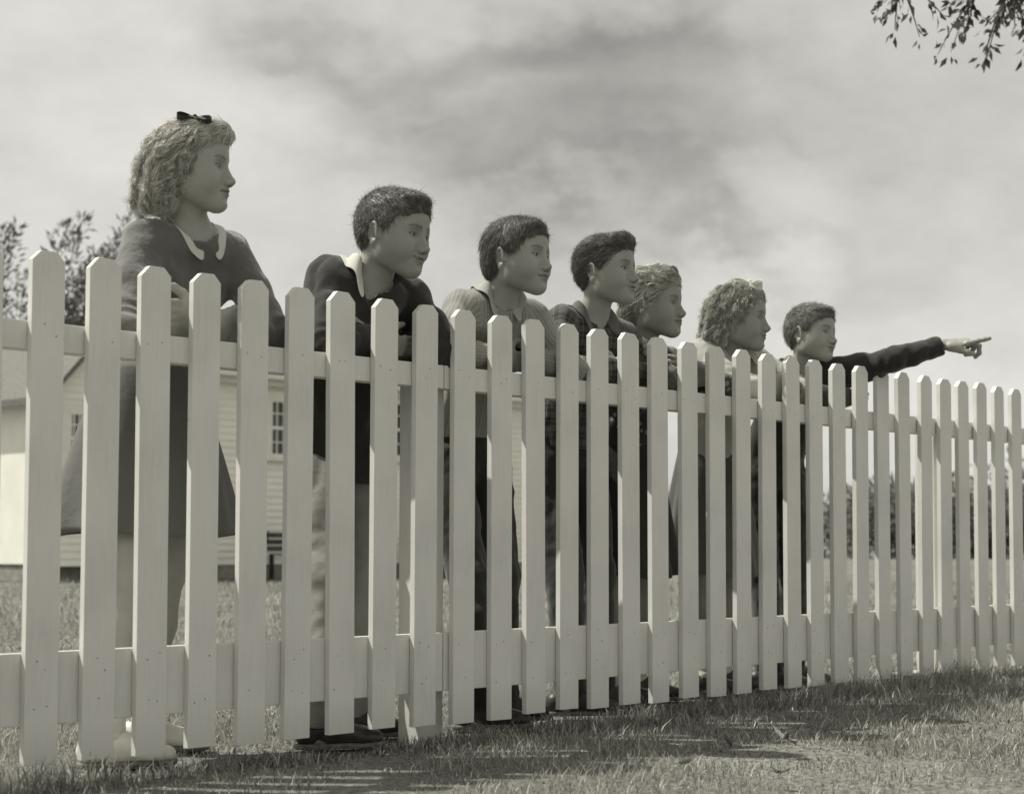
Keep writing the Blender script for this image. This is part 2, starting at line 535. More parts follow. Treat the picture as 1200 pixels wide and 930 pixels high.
def curl_clumps(guides, rad0, rad1, pitch, per, srad, rng, fuzz=.0025):
    """guides: list of (m,3) arrays -> strand paths winding together as a lock"""
    out = []; NRs = []
    for g in guides:
        m = len(g); s = np.concatenate([[0], np.cumsum(np.linalg.norm(np.diff(g, axis=0), axis=1))])
        M = 26; ss = np.linspace(0, s[-1], M)
        G = np.stack([np.interp(ss, s, g[:, k]) for k in range(3)], -1)
        T = np.gradient(G, axis=0); T /= np.linalg.norm(T, axis=1, keepdims=True) + 1e-9
        up = np.array([.3, .1, .9]); A = np.cross(T, up); A /= np.linalg.norm(A, axis=1, keepdims=True) + 1e-9; B = np.cross(T, A)
        t = ss / ss[-1]
        ph0 = rng.random() * 6.28; hand = rng.choice([-1, 1])
        R = (rad0 + (rad1 - rad0) * t ** 1.2)
        for k in range(per):
            dp = rng.normal(0, .55); dr = 1 + rng.normal(0, .18)
            ph = ph0 + hand * 2 * math.pi * ss / pitch + dp
            off = rng.normal(0, fuzz, 3)[None] * (0.4 + t[:, None])
            P = G + (A * np.cos(ph)[:, None] + B * np.sin(ph)[:, None]) * (R * dr)[:, None] + off
            sl = np.linspace(0, M - 1 - rng.integers(0, 3), 18).astype(int)
            out.append(P[sl]); NRs.append((A * np.cos(ph)[:, None] + B * np.sin(ph)[:, None])[sl])
    return np.array(out), np.array(NRs)
# ------------------------------------------------------------------ people
S_ = 0.93
FP0 = np.array([-1.147 * S_, 4.08 * S_, 0.0])
FD = np.array([0.67385, 0.73887, 0.0]); FN = np.array([-0.73887, 0.67385, 0.0]); UP = np.array([0, 0, 1.0])
def fw(t, d, z): return FP0 + FD * t + FN * d + UP * z
def uxy(v): v = np.array(v, float); v[2] = 0; return unit(v)

def hand(F, W, xd, yd, left, sc, curls, spread=.06, thumb=(.55, .78, -.25), thumbcurl=.25):
    x = unit(xd); y = np.array(yd, float); y = unit(y - x * (y @ x)); z = np.cross(x, y) * (-1 if left else 1)
    fr = Frame(W, np.stack([x, y, z], 1), sc)
    F.cone((.0, 0, 0), (.030, 0, 0), .0160, .0150, k=.012, fr=fr, side=(0, 1, 0), fa=1.35, fb=1.9)
    F.cone((.026, 0, 0), (.070, 0, .001), .0135, .0115, k=.010, fr=fr, side=(0, 1, 0), fa=2.2, fb=2.9)
    F.ell((.030, .022, -.005), (.024, .013, .012), k=.010, fr=fr)
    F.ell((.030, -.018, -.004), (.026, .012, .011), k=.010, fr=fr)
    base = [(.076, .0265), (.081, .0090), (.078, -.0090), (.070, -.0255)]
    ln = [(.036, .022, .018), (.040, .026, .019), (.037, .024, .018), (.029, .018, .016)]
    rr = [.0092, .0094, .0090, .0080]
    for i in range(4):
        p = np.array([base[i][0], base[i][1], .002]); a = 0.0; yaw = spread * (1.5 - i)
        for j in range(3):
            a -= curls[i][j]
            d = np.array([math.cos(a) * math.cos(yaw), math.sin(yaw) * math.cos(a), math.sin(a)])
            q = p + d * ln[i][j]
            F.cone(p, q, rr[i] * (1 - .07 * j), rr[i] * (1 - .07 * (j + 1)), k=.0025 if j else .008, fr=fr)
            F.ell(p, (rr[i] * 1.04 * (1 - .05 * j),) * 3, k=.003, fr=fr)
            p = q
    t0 = np.array([.018, .020, -.006]); td = unit(thumb)
    p1 = t0 + td * .034; td2 = unit(td + np.array([thumbcurl, -thumbcurl, -.1])); p2 = p1 + td2 * .027
    td3 = unit(td2 + np.array([thumbcurl, -thumbcurl, 0])); p3 = p2 + td3 * .020
    F.cone(t0, p1, .0150, .0122, k=.014, fr=fr); F.cone(p1, p2, .0118, .0108, k=.004, fr=fr); F.cone(p2, p3, .0110, .0088, k=.003, fr=fr)
    return fr

RELAX = [(.35, .5, .35), (.4, .55, .4), (.45, .6, .4), (.5, .6, .4)]

def cloth_uv(V, segs, org, side, fwd):
    """per-vertex coordinates (around, along) on torso or sleeves"""
    out = np.zeros((len(V), 3)); best = np.full(len(V), 1e9)
    for k, (a, b, r, tor) in enumerate(segs):
        ab = b - a; L = ab @ ab; t = np.clip(((V - a) @ ab) / L, 0, 1); v = V - a - t[:, None] * ab
        if tor: 
            s = v @ side; dd = v @ fwd; e = np.sqrt((s / 1.4) ** 2 + dd ** 2 + (v[:, 2]) ** 2 * 0) - r; u = s + .25 * dd; vv = V[:, 2]
        else:
            e = np.linalg.norm(v, axis=1) - r - .006; ax = unit(ab); q = unit(np.cross(ax, side + .01)); w = np.cross(ax, q)
            u = np.arctan2(v @ w, v @ q) * .045; vv = t * math.sqrt(L)
        m = e < best; best[m] = e[m]; out[m, 0] = u[m]; out[m, 1] = vv[m] if np.ndim(vv) else vv; out[m, 2] = k
    return out

def add_vec_attr(o, name, arr):
    a = o.data.attributes.new(name, 'FLOAT_VECTOR', 'POINT'); a.data.foreach_set('vector', np.ascontiguousarray(arr, np.float32).ravel())

def collar(parent, NB, axis_, side, fwd, tree, mat, sp, name='collar'):
    """folded collar: a stand round the neck, turned outward and lying on the garment"""
    rn = sp.get('r', .056); w = sp.get('w', .035); gap = math.radians(sp.get('gap', 16)); h = sp.get('h', .028); pt = sp.get('pt', .022)
    M = 60; rows = 9; V = []; org = np.array(parent.location); ax = axis_ / axis_[2]; ax = ax * .6 + np.array([0, 0, .4])
    def ground(p, lo, hi):
        q = Vector((p[0], p[1], NB[2] + .10)); l = tree.ray_cast(q, Vector((0, 0, -1)))[0]
        return min(max(l[2], lo), hi) if l is not None else lo
    zg = []
    for i in range(M + 1):
        a = gap + (2 * math.pi - 2 * gap) * i / M; dv = fwd * math.cos(a) + side * math.sin(a)
        f_ = .5 + .5 * math.cos(a)
        zg.append(ground(NB + dv * (rn + .026), NB[2] - .012 - .045 * f_, NB[2] + .05))
    zg = np.array(zg); k = np.ones(7) / 7; zg = np.convolve(np.pad(zg, 3, mode='edge'), k, 'valid')
    for i in range(M + 1):
        q = i / M; a = gap + (2 * math.pi - 2 * gap) * q; dv = fwd * math.cos(a) + side * math.sin(a); f_ = .5 + .5 * math.cos(a)
        zb = zg[i]; hh = h * (1 - .5 * f_); e = min(q, 1 - q) * 2
        ww = w * (1 + (pt / w) * math.exp(-((e - .05) / .10) ** 2)) * (1 if e > .02 else .75)
        ztop = zb + hh
        C = lambda z: NB + ax * (z - NB[2])
        for r in range(rows):
            k = r / (rows - 1)
            if k < .25: z = zb - .006 + (hh + .006) * (k / .25); c = C(z); p = np.array([c[0], c[1], z]) + dv * (rn + .002 * (1 - k / .25))
            else:
                s = (k - .25) / .75; c = C(ztop); rad = rn + .006 + ww * (s * .62 + .18 * s * s)
                p = np.array([c[0], c[1], 0]) + dv * rad; zl = ztop + .002 - ww * (.45 * s + .5 * s * s)
                g = ground(p, zl - .03, ztop)
                p[2] = max(zl, g + .0055 + .0015 * math.sin(a * 5))
            V.append(p)
    Q = np.array([(i * rows + r, (i + 1) * rows + r, (i + 1) * rows + r + 1, i * rows + r + 1) for i in range(M) for r in range(rows - 1)])
    o = mesh_np(name, np.array(V) - org, Q, mat, parent, True)
    m = o.modifiers.new('thick', 'SOLIDIFY'); m.thickness = .0022; m.offset = 0
    m = o.modifiers.new('sub', 'SUBSURF'); m.levels = m.render_levels = 1
    return o

def bow(parent, C, xd, yd, size, mat, name='hair_bow', seed=0):
    """ribbon bow: two loops, two tails, a knot"""
    x = unit(xd); y = unit(np.array(yd, float) - x * (np.array(yd, float) @ x)); z = np.cross(x, y); org = np.array(parent.location)
    V = []; Q = []
    def strip(pts, wid):
        b = len(V)
        for p, w in zip(pts, wid):
            for s in (-.5, 0, .5):
                V.append(np.array(C) + (x * p[0] + y * (p[1] + s * w) + z * (p[2] + abs(s) * w * .25)) * size)
        for i in range(len(pts) - 1):
            for k in range(2): Q.append((b + i * 3 + k, b + i * 3 + k + 1, b + i * 3 + 4 + k, b + i * 3 + 3 + k))
    for s in (1, -1):
        pts = []; wd = []
        for i in range(15):
            t = i / 14; a = t * 2 * math.pi
            pts.append((s * (.5 - .5 * math.cos(a)) * .95, .05 * math.sin(a * 2), .26 * math.sin(a) + .18 * (.5 - .5 * math.cos(a)))); wd.append(.16 + .42 * (.5 - .5 * math.cos(a)) ** .7)
        strip(pts, wd)
        strip([(s * .05, 0, 0), (s * .25, -.22, .06), (s * .42, -.5, .02), (s * .62, -.78, .10)], [.14, .26, .32, .36])
    o = mesh_np(name, np.array(V) - org, np.array(Q), mat, parent, True)
    m = o.modifiers.new('thick', 'SOLIDIFY'); m.thickness = .0016
    m = o.modifiers.new('sub', 'SUBSURF'); m.levels = m.render_levels = 1
    F = Field.uniform(np.array(C) - .03, np.array(C) + .03, .003)
    F.cone(np.array(C) - y * .12 * size, np.array(C) + y * .12 * size, .13 * size, .13 * size)
    Vk, fk = F.mesh(); mesh_np('bow_knot', Vk - org, fk, mat, o, True)
    return o

def person(sp, mats):
    J = {k: fw(*v) for k, v in sp['J'].items()}
    root_loc = (J['anR'] + J['anL']) / 2; root_loc[2] = 0
    root = empty('person', tuple(root_loc)); org = root_loc
    tag(root, sp['label'], 'person', 'children standing behind the fence')
    SR, SL, NB, P = J['shR'], J['shL'], J['neck'], J['pelvis']
    side = uxy(SL - SR); sideT = unit(SL - SR); fwd = unit(np.cross(side, UP))
    bs = sp.get('bs', 1.0); hs = sp['hs']
    hd = sp['head']
    HR = rotz(math.radians(hd['yaw'])) @ roty(math.radians(-hd.get('pitch', 0))) @ rotx(math.radians(hd.get('roll', 0)))
    fr = Frame(J['head'], HR, hs)
    hip = {s: P + (side if s == 'L' else -side) * .075 * bs - UP * .02 for s in 'LR'}
    kn = {}
    for s in 'LR':
        a = J['an' + s]; m = lerp(hip[s], a, .50)
        kn[s] = J['kn' + s] if 'kn' + s in J else m + fwd * .03
    sd = unit(P - NB); back = -fwd
    hump = sp.get('hump', .03)
    CH = lerp(NB, P, .28) + back * (hump * .6) ; WA = lerp(NB, P, .66) + back * (hump * .5)
    # ---- body, one continuous skin from crown to feet
    allp = np.array(list(J.values()) + list(hip.values()) + [J['head'] + hs * .16 * UP] + [J['head'] + hs * .15 * np.array(v, float) for v in ((1, 0, 0), (-1, 0, 0), (0, 1, 0), (0, -1, 0))])
    hands = []
    for s in 'LR':
        if sp.get('hand' + s): hands.append((s, J['wr' + s]))
    bands = [[], [], []]
    hh = .00225
    hb = .125 * hs
    for k in range(3):
        bands[k].append((J['head'][k] - (hb if k < 2 else .125 * hs), J['head'][k] + (hb if k < 2 else .135 * hs), hh))
        for s, w in hands:
            x = unit(sp['hand' + s]['x']); c = w + x * .07 * sp['hand' + s]['sc']
            bands[k].append((c[k] - .095, c[k] + .095, .0036))
    lo = allp.min(0) - .17; hi = allp.max(0) + .17; lo[2] = -.01; hi[2] = J['head'][2] + .15
    F = Field(*[axis(bands[k], lo[k], hi[k], .0095) for k in range(3)])
    head_field(F, fr, hd)
    nr = hd.get('neck', .047) * hs
    F.cone(fr.w((-.022, 0, -.035)), fr.w((-.020, 0, -.085)) * .5 + NB * .5, nr * .98, nr * .96, k=.022)
    F.cone(fr.w((-.020, 0, -.085)) * .5 + NB * .5, NB - UP * .03, nr * .96, nr * 1.12, k=.02)
    for s in (1, -1):
        F.cone(fr.w((-.028, s * .034, -.060)), NB + fwd * .034 + side * s * .012, .010, .009, k=.03)   # neck muscle
    for s in 'LR':
        Sh = J['sh' + s]
        F.cone(NB, lerp(NB, Sh, .8) - UP * .01, .040 * bs, .036 * bs, k=.04)
        F.cone(lerp(NB, Sh, .9) - UP * .01, J['el' + s], .040 * bs, .031 * bs, k=.03)
        F.cone(J['el' + s], lerp(J['el' + s], J['wr' + s], .3), .030 * bs, .033 * bs, k=.02)
        F.cone(lerp(J['el' + s], J['wr' + s], .3), J['wr' + s], .033 * bs, .0205 * bs, k=.02)
        F.cone(hip[s], kn[s], .068 * bs, .046 * bs, k=.03)
        F.cone(kn[s], lerp(kn[s], J['an' + s], .35) - fwd * .008, .044 * bs, .046 * bs, k=.02)
        F.cone(lerp(kn[s], J['an' + s], .35) - fwd * .008, J['an' + s], .046 * bs, .029 * bs, k=.02)
        toe = np.array(J['an' + s]); toe[2] = .03; td = uxy(J['toe' + s] - J['an' + s])
        F.cone(toe - td * .02, toe + td * .10, .027, .020, k=.02, side=(-td[1], td[0], 0), fa=1.2, fb=1.6)
        if sp.get('hand' + s):
            h = sp['hand' + s]; hand(F, J['wr' + s], h['x'], h['y'], s == 'L', h['sc'], h.get('curl', RELAX), thumb=h.get('thumb', (.55, .78, -.25)), thumbcurl=h.get('tc', .25))
        else:
            F.ell(J['wr' + s], (.04, .03, .03), k=.01)
    F.cone(NB - UP * .05, CH, .060 * bs, .068 * bs, k=.04, side=side, fa=1.5, fb=1.4)
    F.cone(CH, WA, .068 * bs, .060 * bs, k=.04, side=side, fa=1.4, fb=1.35)
    F.cone(WA, P, .060 * bs, .070 * bs, k=.04, side=side, fa=1.35, fb=1.4)
    V, faces = keep_largest(*F.mesh())
    body = mesh_np('body', V - org, faces, mats['skin'], root, True, head_colors(V, fr, hd))
    for s in (1, -1): eye_mesh(root, fr, s, hd.get('gaze', (0, 0)), mats)
    # ---- upper garment
    tp = sp['top']; ex = tp.get('ex', .010); hem = P + UP * tp.get('hem', -.02)
    pts = np.array([SR, SL, NB, P, J['elR'], J['elL'], J['wrR'], J['wrL'], hem])
    T = Field.uniform(pts.min(0) - .15, pts.max(0) + .15, tp.get('h', .0052))
    for s in 'LR':
        Sh = J['sh' + s]; sg = 1 if s == 'L' else -1; E = J['el' + s]; W = J['wr' + s]
        T.cone(NB - UP * .010, lerp(NB, Sh, .85), .040 * bs + ex, .043 * bs + ex, k=.03)
        T.cone(lerp(NB, Sh, .92), lerp(Sh, E, .5), .046 * bs + ex, .041 * bs + ex, k=.035)
        T.cone(lerp(Sh, E, .5), E, .041 * bs + ex, .037 * bs + ex, k=.02)
        sl = tp.get('sleeve', 1.0)
        if sl > 0:
            We = lerp(E, W, sl)
            T.cone(E, We, .037 * bs + ex, (.030 if sl > .6 else .037) * bs + ex * .7, k=.015)
            ax = unit(We - E)
            if tp.get('cuff', 0): T.cone(We - ax * .018, We - ax * .004, .031 * bs + ex, .032 * bs + ex, k=.002)
    cr = tp.get('girth', 1.0)
    T.cone(NB - UP * .055, CH, (.066 * bs + ex) * cr, (.074 * bs + ex) * cr, k=.05, side=side, fa=1.45, fb=1.42)
    T.cone(CH, WA, (.074 * bs + ex) * cr, (.070 * bs + ex) * cr * tp.get('waist', 1.0), k=.04, side=side, fa=1.42, fb=1.35)
    T.cone(WA, P - UP * .0, (.070 * bs + ex) * cr * tp.get('waist', 1.0), (.078 * bs + ex) * cr * tp.get('flare', 1.0), k=.04, side=side, fa=1.35, fb=1.38)
    if tp.get('hem', 0) < -.03:
        T.cone(P, hem - UP * .03, (.078 * bs + ex) * cr * tp.get('flare', 1.0), (.084 * bs + ex) * cr * tp.get('flare', 1.0), k=.03, side=side, fa=1.38, fb=1.40)
    if tp.get('bust'):
        for s in (1, -1): T.ell(CH + fwd * .055 + side * s * .055 - UP * .01, (.05, .05, .05), k=.04)
    T.displace(tp.get('f1', .005), .075, stretch=(1, 1, .45), seed=sp['seed'], ridged=True)
    T.displace(tp.get('f2', .0035), .030, stretch=(1, 1, .8), seed=sp['seed'] + 5)
    # elbow and armpit creases
    for s in 'LR':
        E = J['el' + s]; ax = unit(J['sh' + s] - E)
        m = np.abs(T.f) < .02; i = np.nonzero(m); Q = np.stack([T.a[k][i[k]] for k in range(3)], -1)
        q = (Q - E) @ ax; dist = np.linalg.norm(Q - E, axis=1)
        T.f[i] += (tp.get('f3', .0035) * np.sin(q / .0075 + 3 * vnoise(Q / .05)) * np.exp(-(dist / .085) ** 2)).astype(F32)
    T.halfspace(hem, -UP, k=.004)
    for s in 'LR':
        E = J['el' + s]; W = J['wr' + s]; We = lerp(E, W, tp.get('sleeve', 1.0)); ax = unit(W - E)
        # open sleeve end: hollow it
        T.cone(We - ax * .006, We + ax * .08, (.023 * bs + ex * .5), (.026 * bs + ex), op='sub')
    ng = tp.get('neck', .012)
    T.cone(NB - UP * .02 + fwd * .0, lerp(NB, fr.w((-.02, 0, -.05)), 1.2), nr + ng, nr + ng + .004, k=.006, op='sub')
    if tp.get('vee'):
        v = tp['vee']
        T.cone(NB + fwd * .06 + UP * .02, NB + fwd * (.085 + ex) - UP * v, .030, .004, k=.004, op='sub')
    TV, TF = keep_largest(*T.mesh())
    gar = mesh_np(tp['name'], TV - org, TF, tp['mat'], root, True)
    segs = [(NB, CH, .07, True), (CH, P, .075, True)] + [(J['sh' + s], J['el' + s], .045, False) for s in 'LR'] + [(J['el' + s], J['wr' + s], .04, False) for s in 'LR']
    add_vec_attr(gar, 'Cuv', cloth_uv(TV, segs, org, side, fwd))
    tree = BVHTree.FromPolygons([tuple(v) for v in TV], [tuple(q) for f in TF for q in f])
    for i, cc in enumerate(sp.get('collars', [])): collar(root, NB, unit(fr.w((-.02, 0, -.06)) - NB), side, fwd, tree, cc['mat'], dict(cc, r=nr + cc.get('dr', .007)))
    # ---- lower garment
    lw = sp['low']
    if lw['kind'] == 'trousers':
        pts = np.array([P + UP * .12, J['anR'], J['anL'], hip['L'], hip['R'], kn['L'], kn['R']])
        lo = pts.min(0) - .13; hi = pts.max(0) + .11; lo[2] = .03
        L = Field.uniform(lo, hi, .0070)
        L.cone(lerp(P, WA, .45), P, .072 * bs + .006, .083 * bs + .006, k=.02, side=side, fa=1.36, fb=1.38)
        wd = lw.get('wide', 1.0)
        for s in 'LR':
            L.cone(hip[s], kn[s], .082 * bs * wd, .064 * bs * wd, k=.03)
            L.cone(kn[s], J['an' + s] + UP * .0, .064 * bs * wd, .058 * bs * wd, k=.02)
        L.displace(.006, .07, stretch=(1, 1, .5), seed=sp['seed'] + 2, ridged=True)
        L.displace(.004, .03, stretch=(1, 1, 1.2), seed=sp['seed'] + 3)
        L.halfspace(lerp(P, WA, .55), UP, k=.004)
        for s in 'LR':
            a = J['an' + s]; L.cone(a - UP * .12, a - UP * .02, .040 * bs * wd, .040 * bs * wd, op='sub')
        L.halfspace((0, 0, .055), -UP)
        LV, LF = keep_largest(*L.mesh())
        mesh_np('trousers', LV - org, LF, lw['mat'], root, True)
    else:
        Wc = P + UP * lw.get('top', .12); Hc = fw(*lw['hemc']); M = 96; rows = 26; V = []
        ra0, rb0 = .105 * bs, .085 * bs; ra1, rb1 = lw['r']
        for j in range(rows + 1):
            k = j / rows; c = lerp(Wc, Hc, k); e = k ** .75
            for i in range(M):
                a = 2 * math.pi * i / M
                fold = 1 + lw.get('fold', .06) * k * math.sin(a * lw.get('n', 9) + 1.3 * math.sin(a * 2 + sp['seed'])) + .03 * k * math.sin(a * 4 + 2 * k + sp['seed'])
                V.append(c + side * math.cos(a) * (ra0 + (ra1 - ra0) * e) * fold + fwd * math.sin(a) * (rb0 + (rb1 - rb0) * e) * fold + UP * .008 * k * math.sin(3 * a))
        Q = np.array([(j * M + i, (j + 1) * M + i, (j + 1) * M + (i + 1) % M, j * M + (i + 1) % M) for j in range(rows) for i in range(M)])
        o = mesh_np('skirt', np.array(V) - org, Q, lw['mat'], root, True)
        m = o.modifiers.new('thick', 'SOLIDIFY'); m.thickness = .003
    # ---- socks and shoes
    for s in 'LR':
        a = J['an' + s]; td = uxy(J['toe' + s] - a); td_side = np.array([-td[1], td[0], 0]); b = np.array([a[0], a[1], 0.0])
        f = sp.get('foot', 1.0)
        K = Field.uniform(b - np.array([.22, .22, .01]), b + np.array([.22, .22, .20]), .0045)
        ff = Frame(b, np.stack([td, td_side, UP], 1), f)
        if sp.get('sock'):
            K.cone((0, 0, .035), (-.002, 0, sp['sock'].get('h', .11)), .036, .036, fr=ff)
            K.displace(.0035, .014, stretch=(.25, .25, 1.6), seed=sp['seed'])
            K.halfspace((0, 0, sp['sock'].get('h', .11) * f), UP)
            SV, SF = keep_largest(*K.mesh()); mesh_np('sock', SV - org, SF, sp['sock']['mat'], root, True)
            K = Field.uniform(b - np.array([.22, .22, .01]), b + np.array([.22, .22, .20]), .0045)
        K.cone((-.045, 0, .040), (.02, 0, .045), .034, .036, fr=ff)
        K.cone((.02, 0, .045), (.095, 0, .028), .038, .024, k=.02, fr=ff, side=(0, 1, 0), fa=1.05, fb=1.5)
        K.cone((.095, .0, .026), (.130, 0, .024), .026, .022, k=.02, fr=ff, side=(0, 1, 0), fa=1.5, fb=1.5)
        K.cone((-.01, 0, .05), (-.012, 0, .085), .034, .032, k=.012, fr=ff)
        K.cone((-.012, 0, .060), (-.014, 0, .12), .029, .031, k=.004, op='sub', fr=ff)
        K.halfspace((0, 0, .014), -UP)
        SV, SF = keep_largest(*K.mesh()); sh = mesh_np('shoe', SV - org, SF, sp['shoe'], root, True)
        K = Field.uniform(b - np.array([.22, .22, .02]), b + np.array([.22, .22, .06]), .0045)
        K.cone((-.045, 0, .012), (.02, 0, .012), .034, .033, fr=ff)
        K.cone((.02, 0, .012), (.122, 0, .012), .034, .037, k=.01, fr=ff, side=(0, 1, 0), fa=1., fb=1.)
        K.halfspace((0, 0, .015), UP); K.halfspace((0, 0, .0), -UP)
        SV, SF = keep_largest(*K.mesh()); mesh_np('sole', SV - org, SF, sp.get('sole', sp['shoe']), sh, True)
    # ---- hair
    hair, htree = make_hair(root, fr, hd, mats, sp['seed'])
    if hd['hair'] == 'curly':
        rng = np.random.default_rng(sp['seed']); me = np.array([v.co for v in hair.data.vertices]) + org
        Lc = fr.local(me); gd = []
        cand = np.nonzero(hd['roots'](Lc))[0]; tries = 0
        for i in rng.permutation(cand)[:hd['clumps']]:
            p = Vector(me[i]); g = []; ln = hd['clen'] * hs * rng.uniform(.6, 1.15); st = ln / 12; jit = rng.normal(0, .25, 3)
            for j in range(13):
                loc, nor, _, _ = htree.find_nearest(p); q = loc + nor * (.001 + hd.get('cl', .006) * (j / 12))
                if j > 8 and hd.get('free'): q = p
                g.append(np.array(q)); d = Vector(fr.R @ (np.array(hd['cflow'](fr.local(np.array(q)))) + jit)); d = d - nor * d.dot(nor) * (0 if j > 8 else 1)
                p = Vector(q) + d.normalized() * st
            gd.append(np.array(g))
        PA, NR = curl_clumps(gd, .002, hd.get('cr', .009), hd.get('cpitch', .045), hd.get('per', 26), .0006, rng, fuzz=hd.get('fuzz', .0022))
        CV, CQ = strand_mesh(PA, NR, hd.get('crad', .00065), rng)
        n = PA.shape[0]; sv = hd['hairv'] * np.repeat(1 + rng.normal(0, .22, n // hd.get('per', 26)), hd.get('per', 26)) * (1 + rng.normal(0, .22, n))
        mesh_np('curls', CV - org, CQ, mats['hair'], hair, True, np.outer(np.repeat(sv.clip(.02, 1), PA.shape[1] * 3), np.array(g3(1.0)[:3])))
    if hd.get('bow'):
        b = hd['bow']; bow(root, fr.w(b['p']), fr.R @ np.array(b['x'], float), fr.R @ np.array(b['y'], float), b['s'], b['mat'])
    for q in hd.get('pins', []):
        mb = MB(); mb.tube([Vector(fr.w(p)) - Vector(org) for p in q], .0011, 6); mb.build('hair_pin', mats['metal'], hair, True)
    return root
# ------------------------------------------------------------------ the seven children
def cloth_mat(name, base, rough=.9, pattern=None, v2=0, vary=.10, bump=.5, weave=900, fuzz=0):
    """woven or knitted cloth; pattern stripes/plaid run on the garment's own coordinates"""
    m, nt, b = new_mat(name)
    tc = N(nt, 'ShaderNodeTexCoord')
    nz = N(nt, 'ShaderNodeTexNoise', i_Scale=14, i_Detail=5); nt.links.new(tc.outputs['Object'], nz.inputs['Vector'])
    f = mathn(nt, 'MULTIPLY_ADD', nz.outputs['Fac'], 2 * vary, 1 - vary)
    c0 = g3(base)
    col = None
    if pattern:
        at = N(nt, 'ShaderNodeAttribute', attribute_name='Cuv'); sx = N(nt, 'ShaderNodeSeparateXYZ'); nt.links.new(at.outputs['Vector'], sx.inputs[0])
        def band(src, period, duty, off=0.0):
            q = mathn(nt, 'FRACT', mathn(nt, 'MULTIPLY_ADD', src, 1 / period, 50.0 + off)); 
            return mathn(nt, 'LESS_THAN', q, duty)
        if pattern[0] == 'stripe':
            k = mathn(nt, 'MAXIMUM', band(sx.outputs[0], pattern[1], .35), mathn(nt, 'MULTIPLY', band(sx.outputs[0], pattern[1] * 2, .12, .6), .8))
        elif pattern[0] == 'plaid':
            k = mathn(nt, 'MULTIPLY', mathn(nt, 'ADD', mathn(nt, 'ADD', band(sx.outputs[0], pattern[1], .42), band(sx.outputs[1], pattern[1], .42)), mathn(nt, 'MULTIPLY', mathn(nt, 'ADD', band(sx.outputs[0], pattern[1], .07, .3), band(sx.outputs[1], pattern[1], .07, .3)), 1.2)), .4, clamp=True)
        elif pattern[0] == 'print':
            vo = N(nt, 'ShaderNodeTexVoronoi', i_Scale=pattern[1]); nt.links.new(tc.outputs['Object'], vo.inputs['Vector'])
            n5 = N(nt, 'ShaderNodeTexNoise', i_Scale=pattern[1] * 1.3, i_Detail=2); nt.links.new(tc.outputs['Object'], n5.inputs['Vector'])
            k = mathn(nt, 'LESS_THAN', mathn(nt, 'MULTIPLY', vo.outputs['Distance'], mathn(nt, 'ADD', n5.outputs['Fac'], .5)), .33)
        mx = N(nt, 'ShaderNodeMix', data_type='RGBA'); nt.links.new(k, mx.inputs[0]); mx.inputs[6].default_value = c0; mx.inputs[7].default_value = g3(v2)
        col = mx.outputs[2]
    else:
        r = N(nt, 'ShaderNodeRGB'); r.outputs[0].default_value = c0; col = r.outputs[0]
    sc = N(nt, 'ShaderNodeVectorMath', operation='SCALE'); nt.links.new(col, sc.inputs[0]); nt.links.new(f, sc.inputs['Scale'])
    nt.links.new(sc.outputs[0], b.inputs['Base Color'])
    b.inputs['Roughness'].default_value = rough; b.inputs['Specular IOR Level'].default_value = .15
    b.inputs['Sheen Weight'].default_value = .25 + fuzz; b.inputs['Sheen Roughness'].default_value = .5
    n2 = N(nt, 'ShaderNodeTexNoise', i_Scale=weave, i_Detail=2); nt.links.new(tc.outputs['Object'], n2.inputs['Vector'])
    n3 = N(nt, 'ShaderNodeTexNoise', i_Scale=38, i_Detail=4); nt.links.new(tc.outputs['Object'], n3.inputs['Vector'])
    h = mathn(nt, 'ADD', mathn(nt, 'MULTIPLY', n2.outputs['Fac'], .22), n3.outputs['Fac'])
    bp = N(nt, 'ShaderNodeBump', i_Strength=bump, i_Distance=.006); nt.links.new(h, bp.inputs['Height']); nt.links.new(bp.outputs[0], b.inputs['Normal'])
    return m

MP = {'skin': mat_vcol('skin', rough=.48, spec=.35, sss=.0, noise=.06, nscale=30, bump=.25, bscale=600),
      'hair': mat_vcol('hair', rough=.46, spec=.3, noise=.08, bump=0), 'eye': mat_vcol('eye', rough=.12, spec=.6, noise=0, bump=0),
      'metal': mat_noise('pin_metal', .5, .6, rough=.3)}
knit = cloth_mat('dark_knit', .10, bump=.8, weave=420, fuzz=.35, vary=.18)
twill = cloth_mat('grey_skirt_cloth', .115, vary=.10)
whitec = cloth_mat('white_collar_cloth', .55, bump=.2, vary=.05)
jacketm = cloth_mat('dark_jacket_cloth', .030, bump=.5)
denim = cloth_mat('worn_denim', .24, vary=.30)
darkt = cloth_mat('dark_trouser_cloth', .030, vary=.15)
stripem = cloth_mat('striped_shirt_cloth', .27, pattern=('stripe', .0105), v2=.205, vary=.06, bump=.35)
stripecol = cloth_mat('pale_shirt_collar', .34, bump=.3)
plaidm = cloth_mat('plaid_shirt_cloth', .028, pattern=('plaid', .042), v2=.13, bump=.35)
printm = cloth_mat('printed_dress_cloth', .035, pattern=('print', 38), v2=.20, bump=.3)
palem = cloth_mat('pale_jacket_cloth', .38, bump=.5, vary=.08)
greys = cloth_mat('grey_dress_cloth', .085, vary=.12)
socks = cloth_mat('white_sock_cloth', .6, bump=.4)
shoew = mat_noise('white_shoe_leather', .55, .68, scale=30, rough=.45, bump=.2)
shoed = mat_noise('dark_shoe_leather', .03, .06, scale=40, rough=.4, bump=.3)
soled = mat_noise('shoe_sole', .10, .22, scale=60, rough=.8)
ribbonw = cloth_mat('white_ribbon', .62, bump=.1, rough=.5)
ribbond = cloth_mat('dark_ribbon', .03, bump=.1, rough=.5)

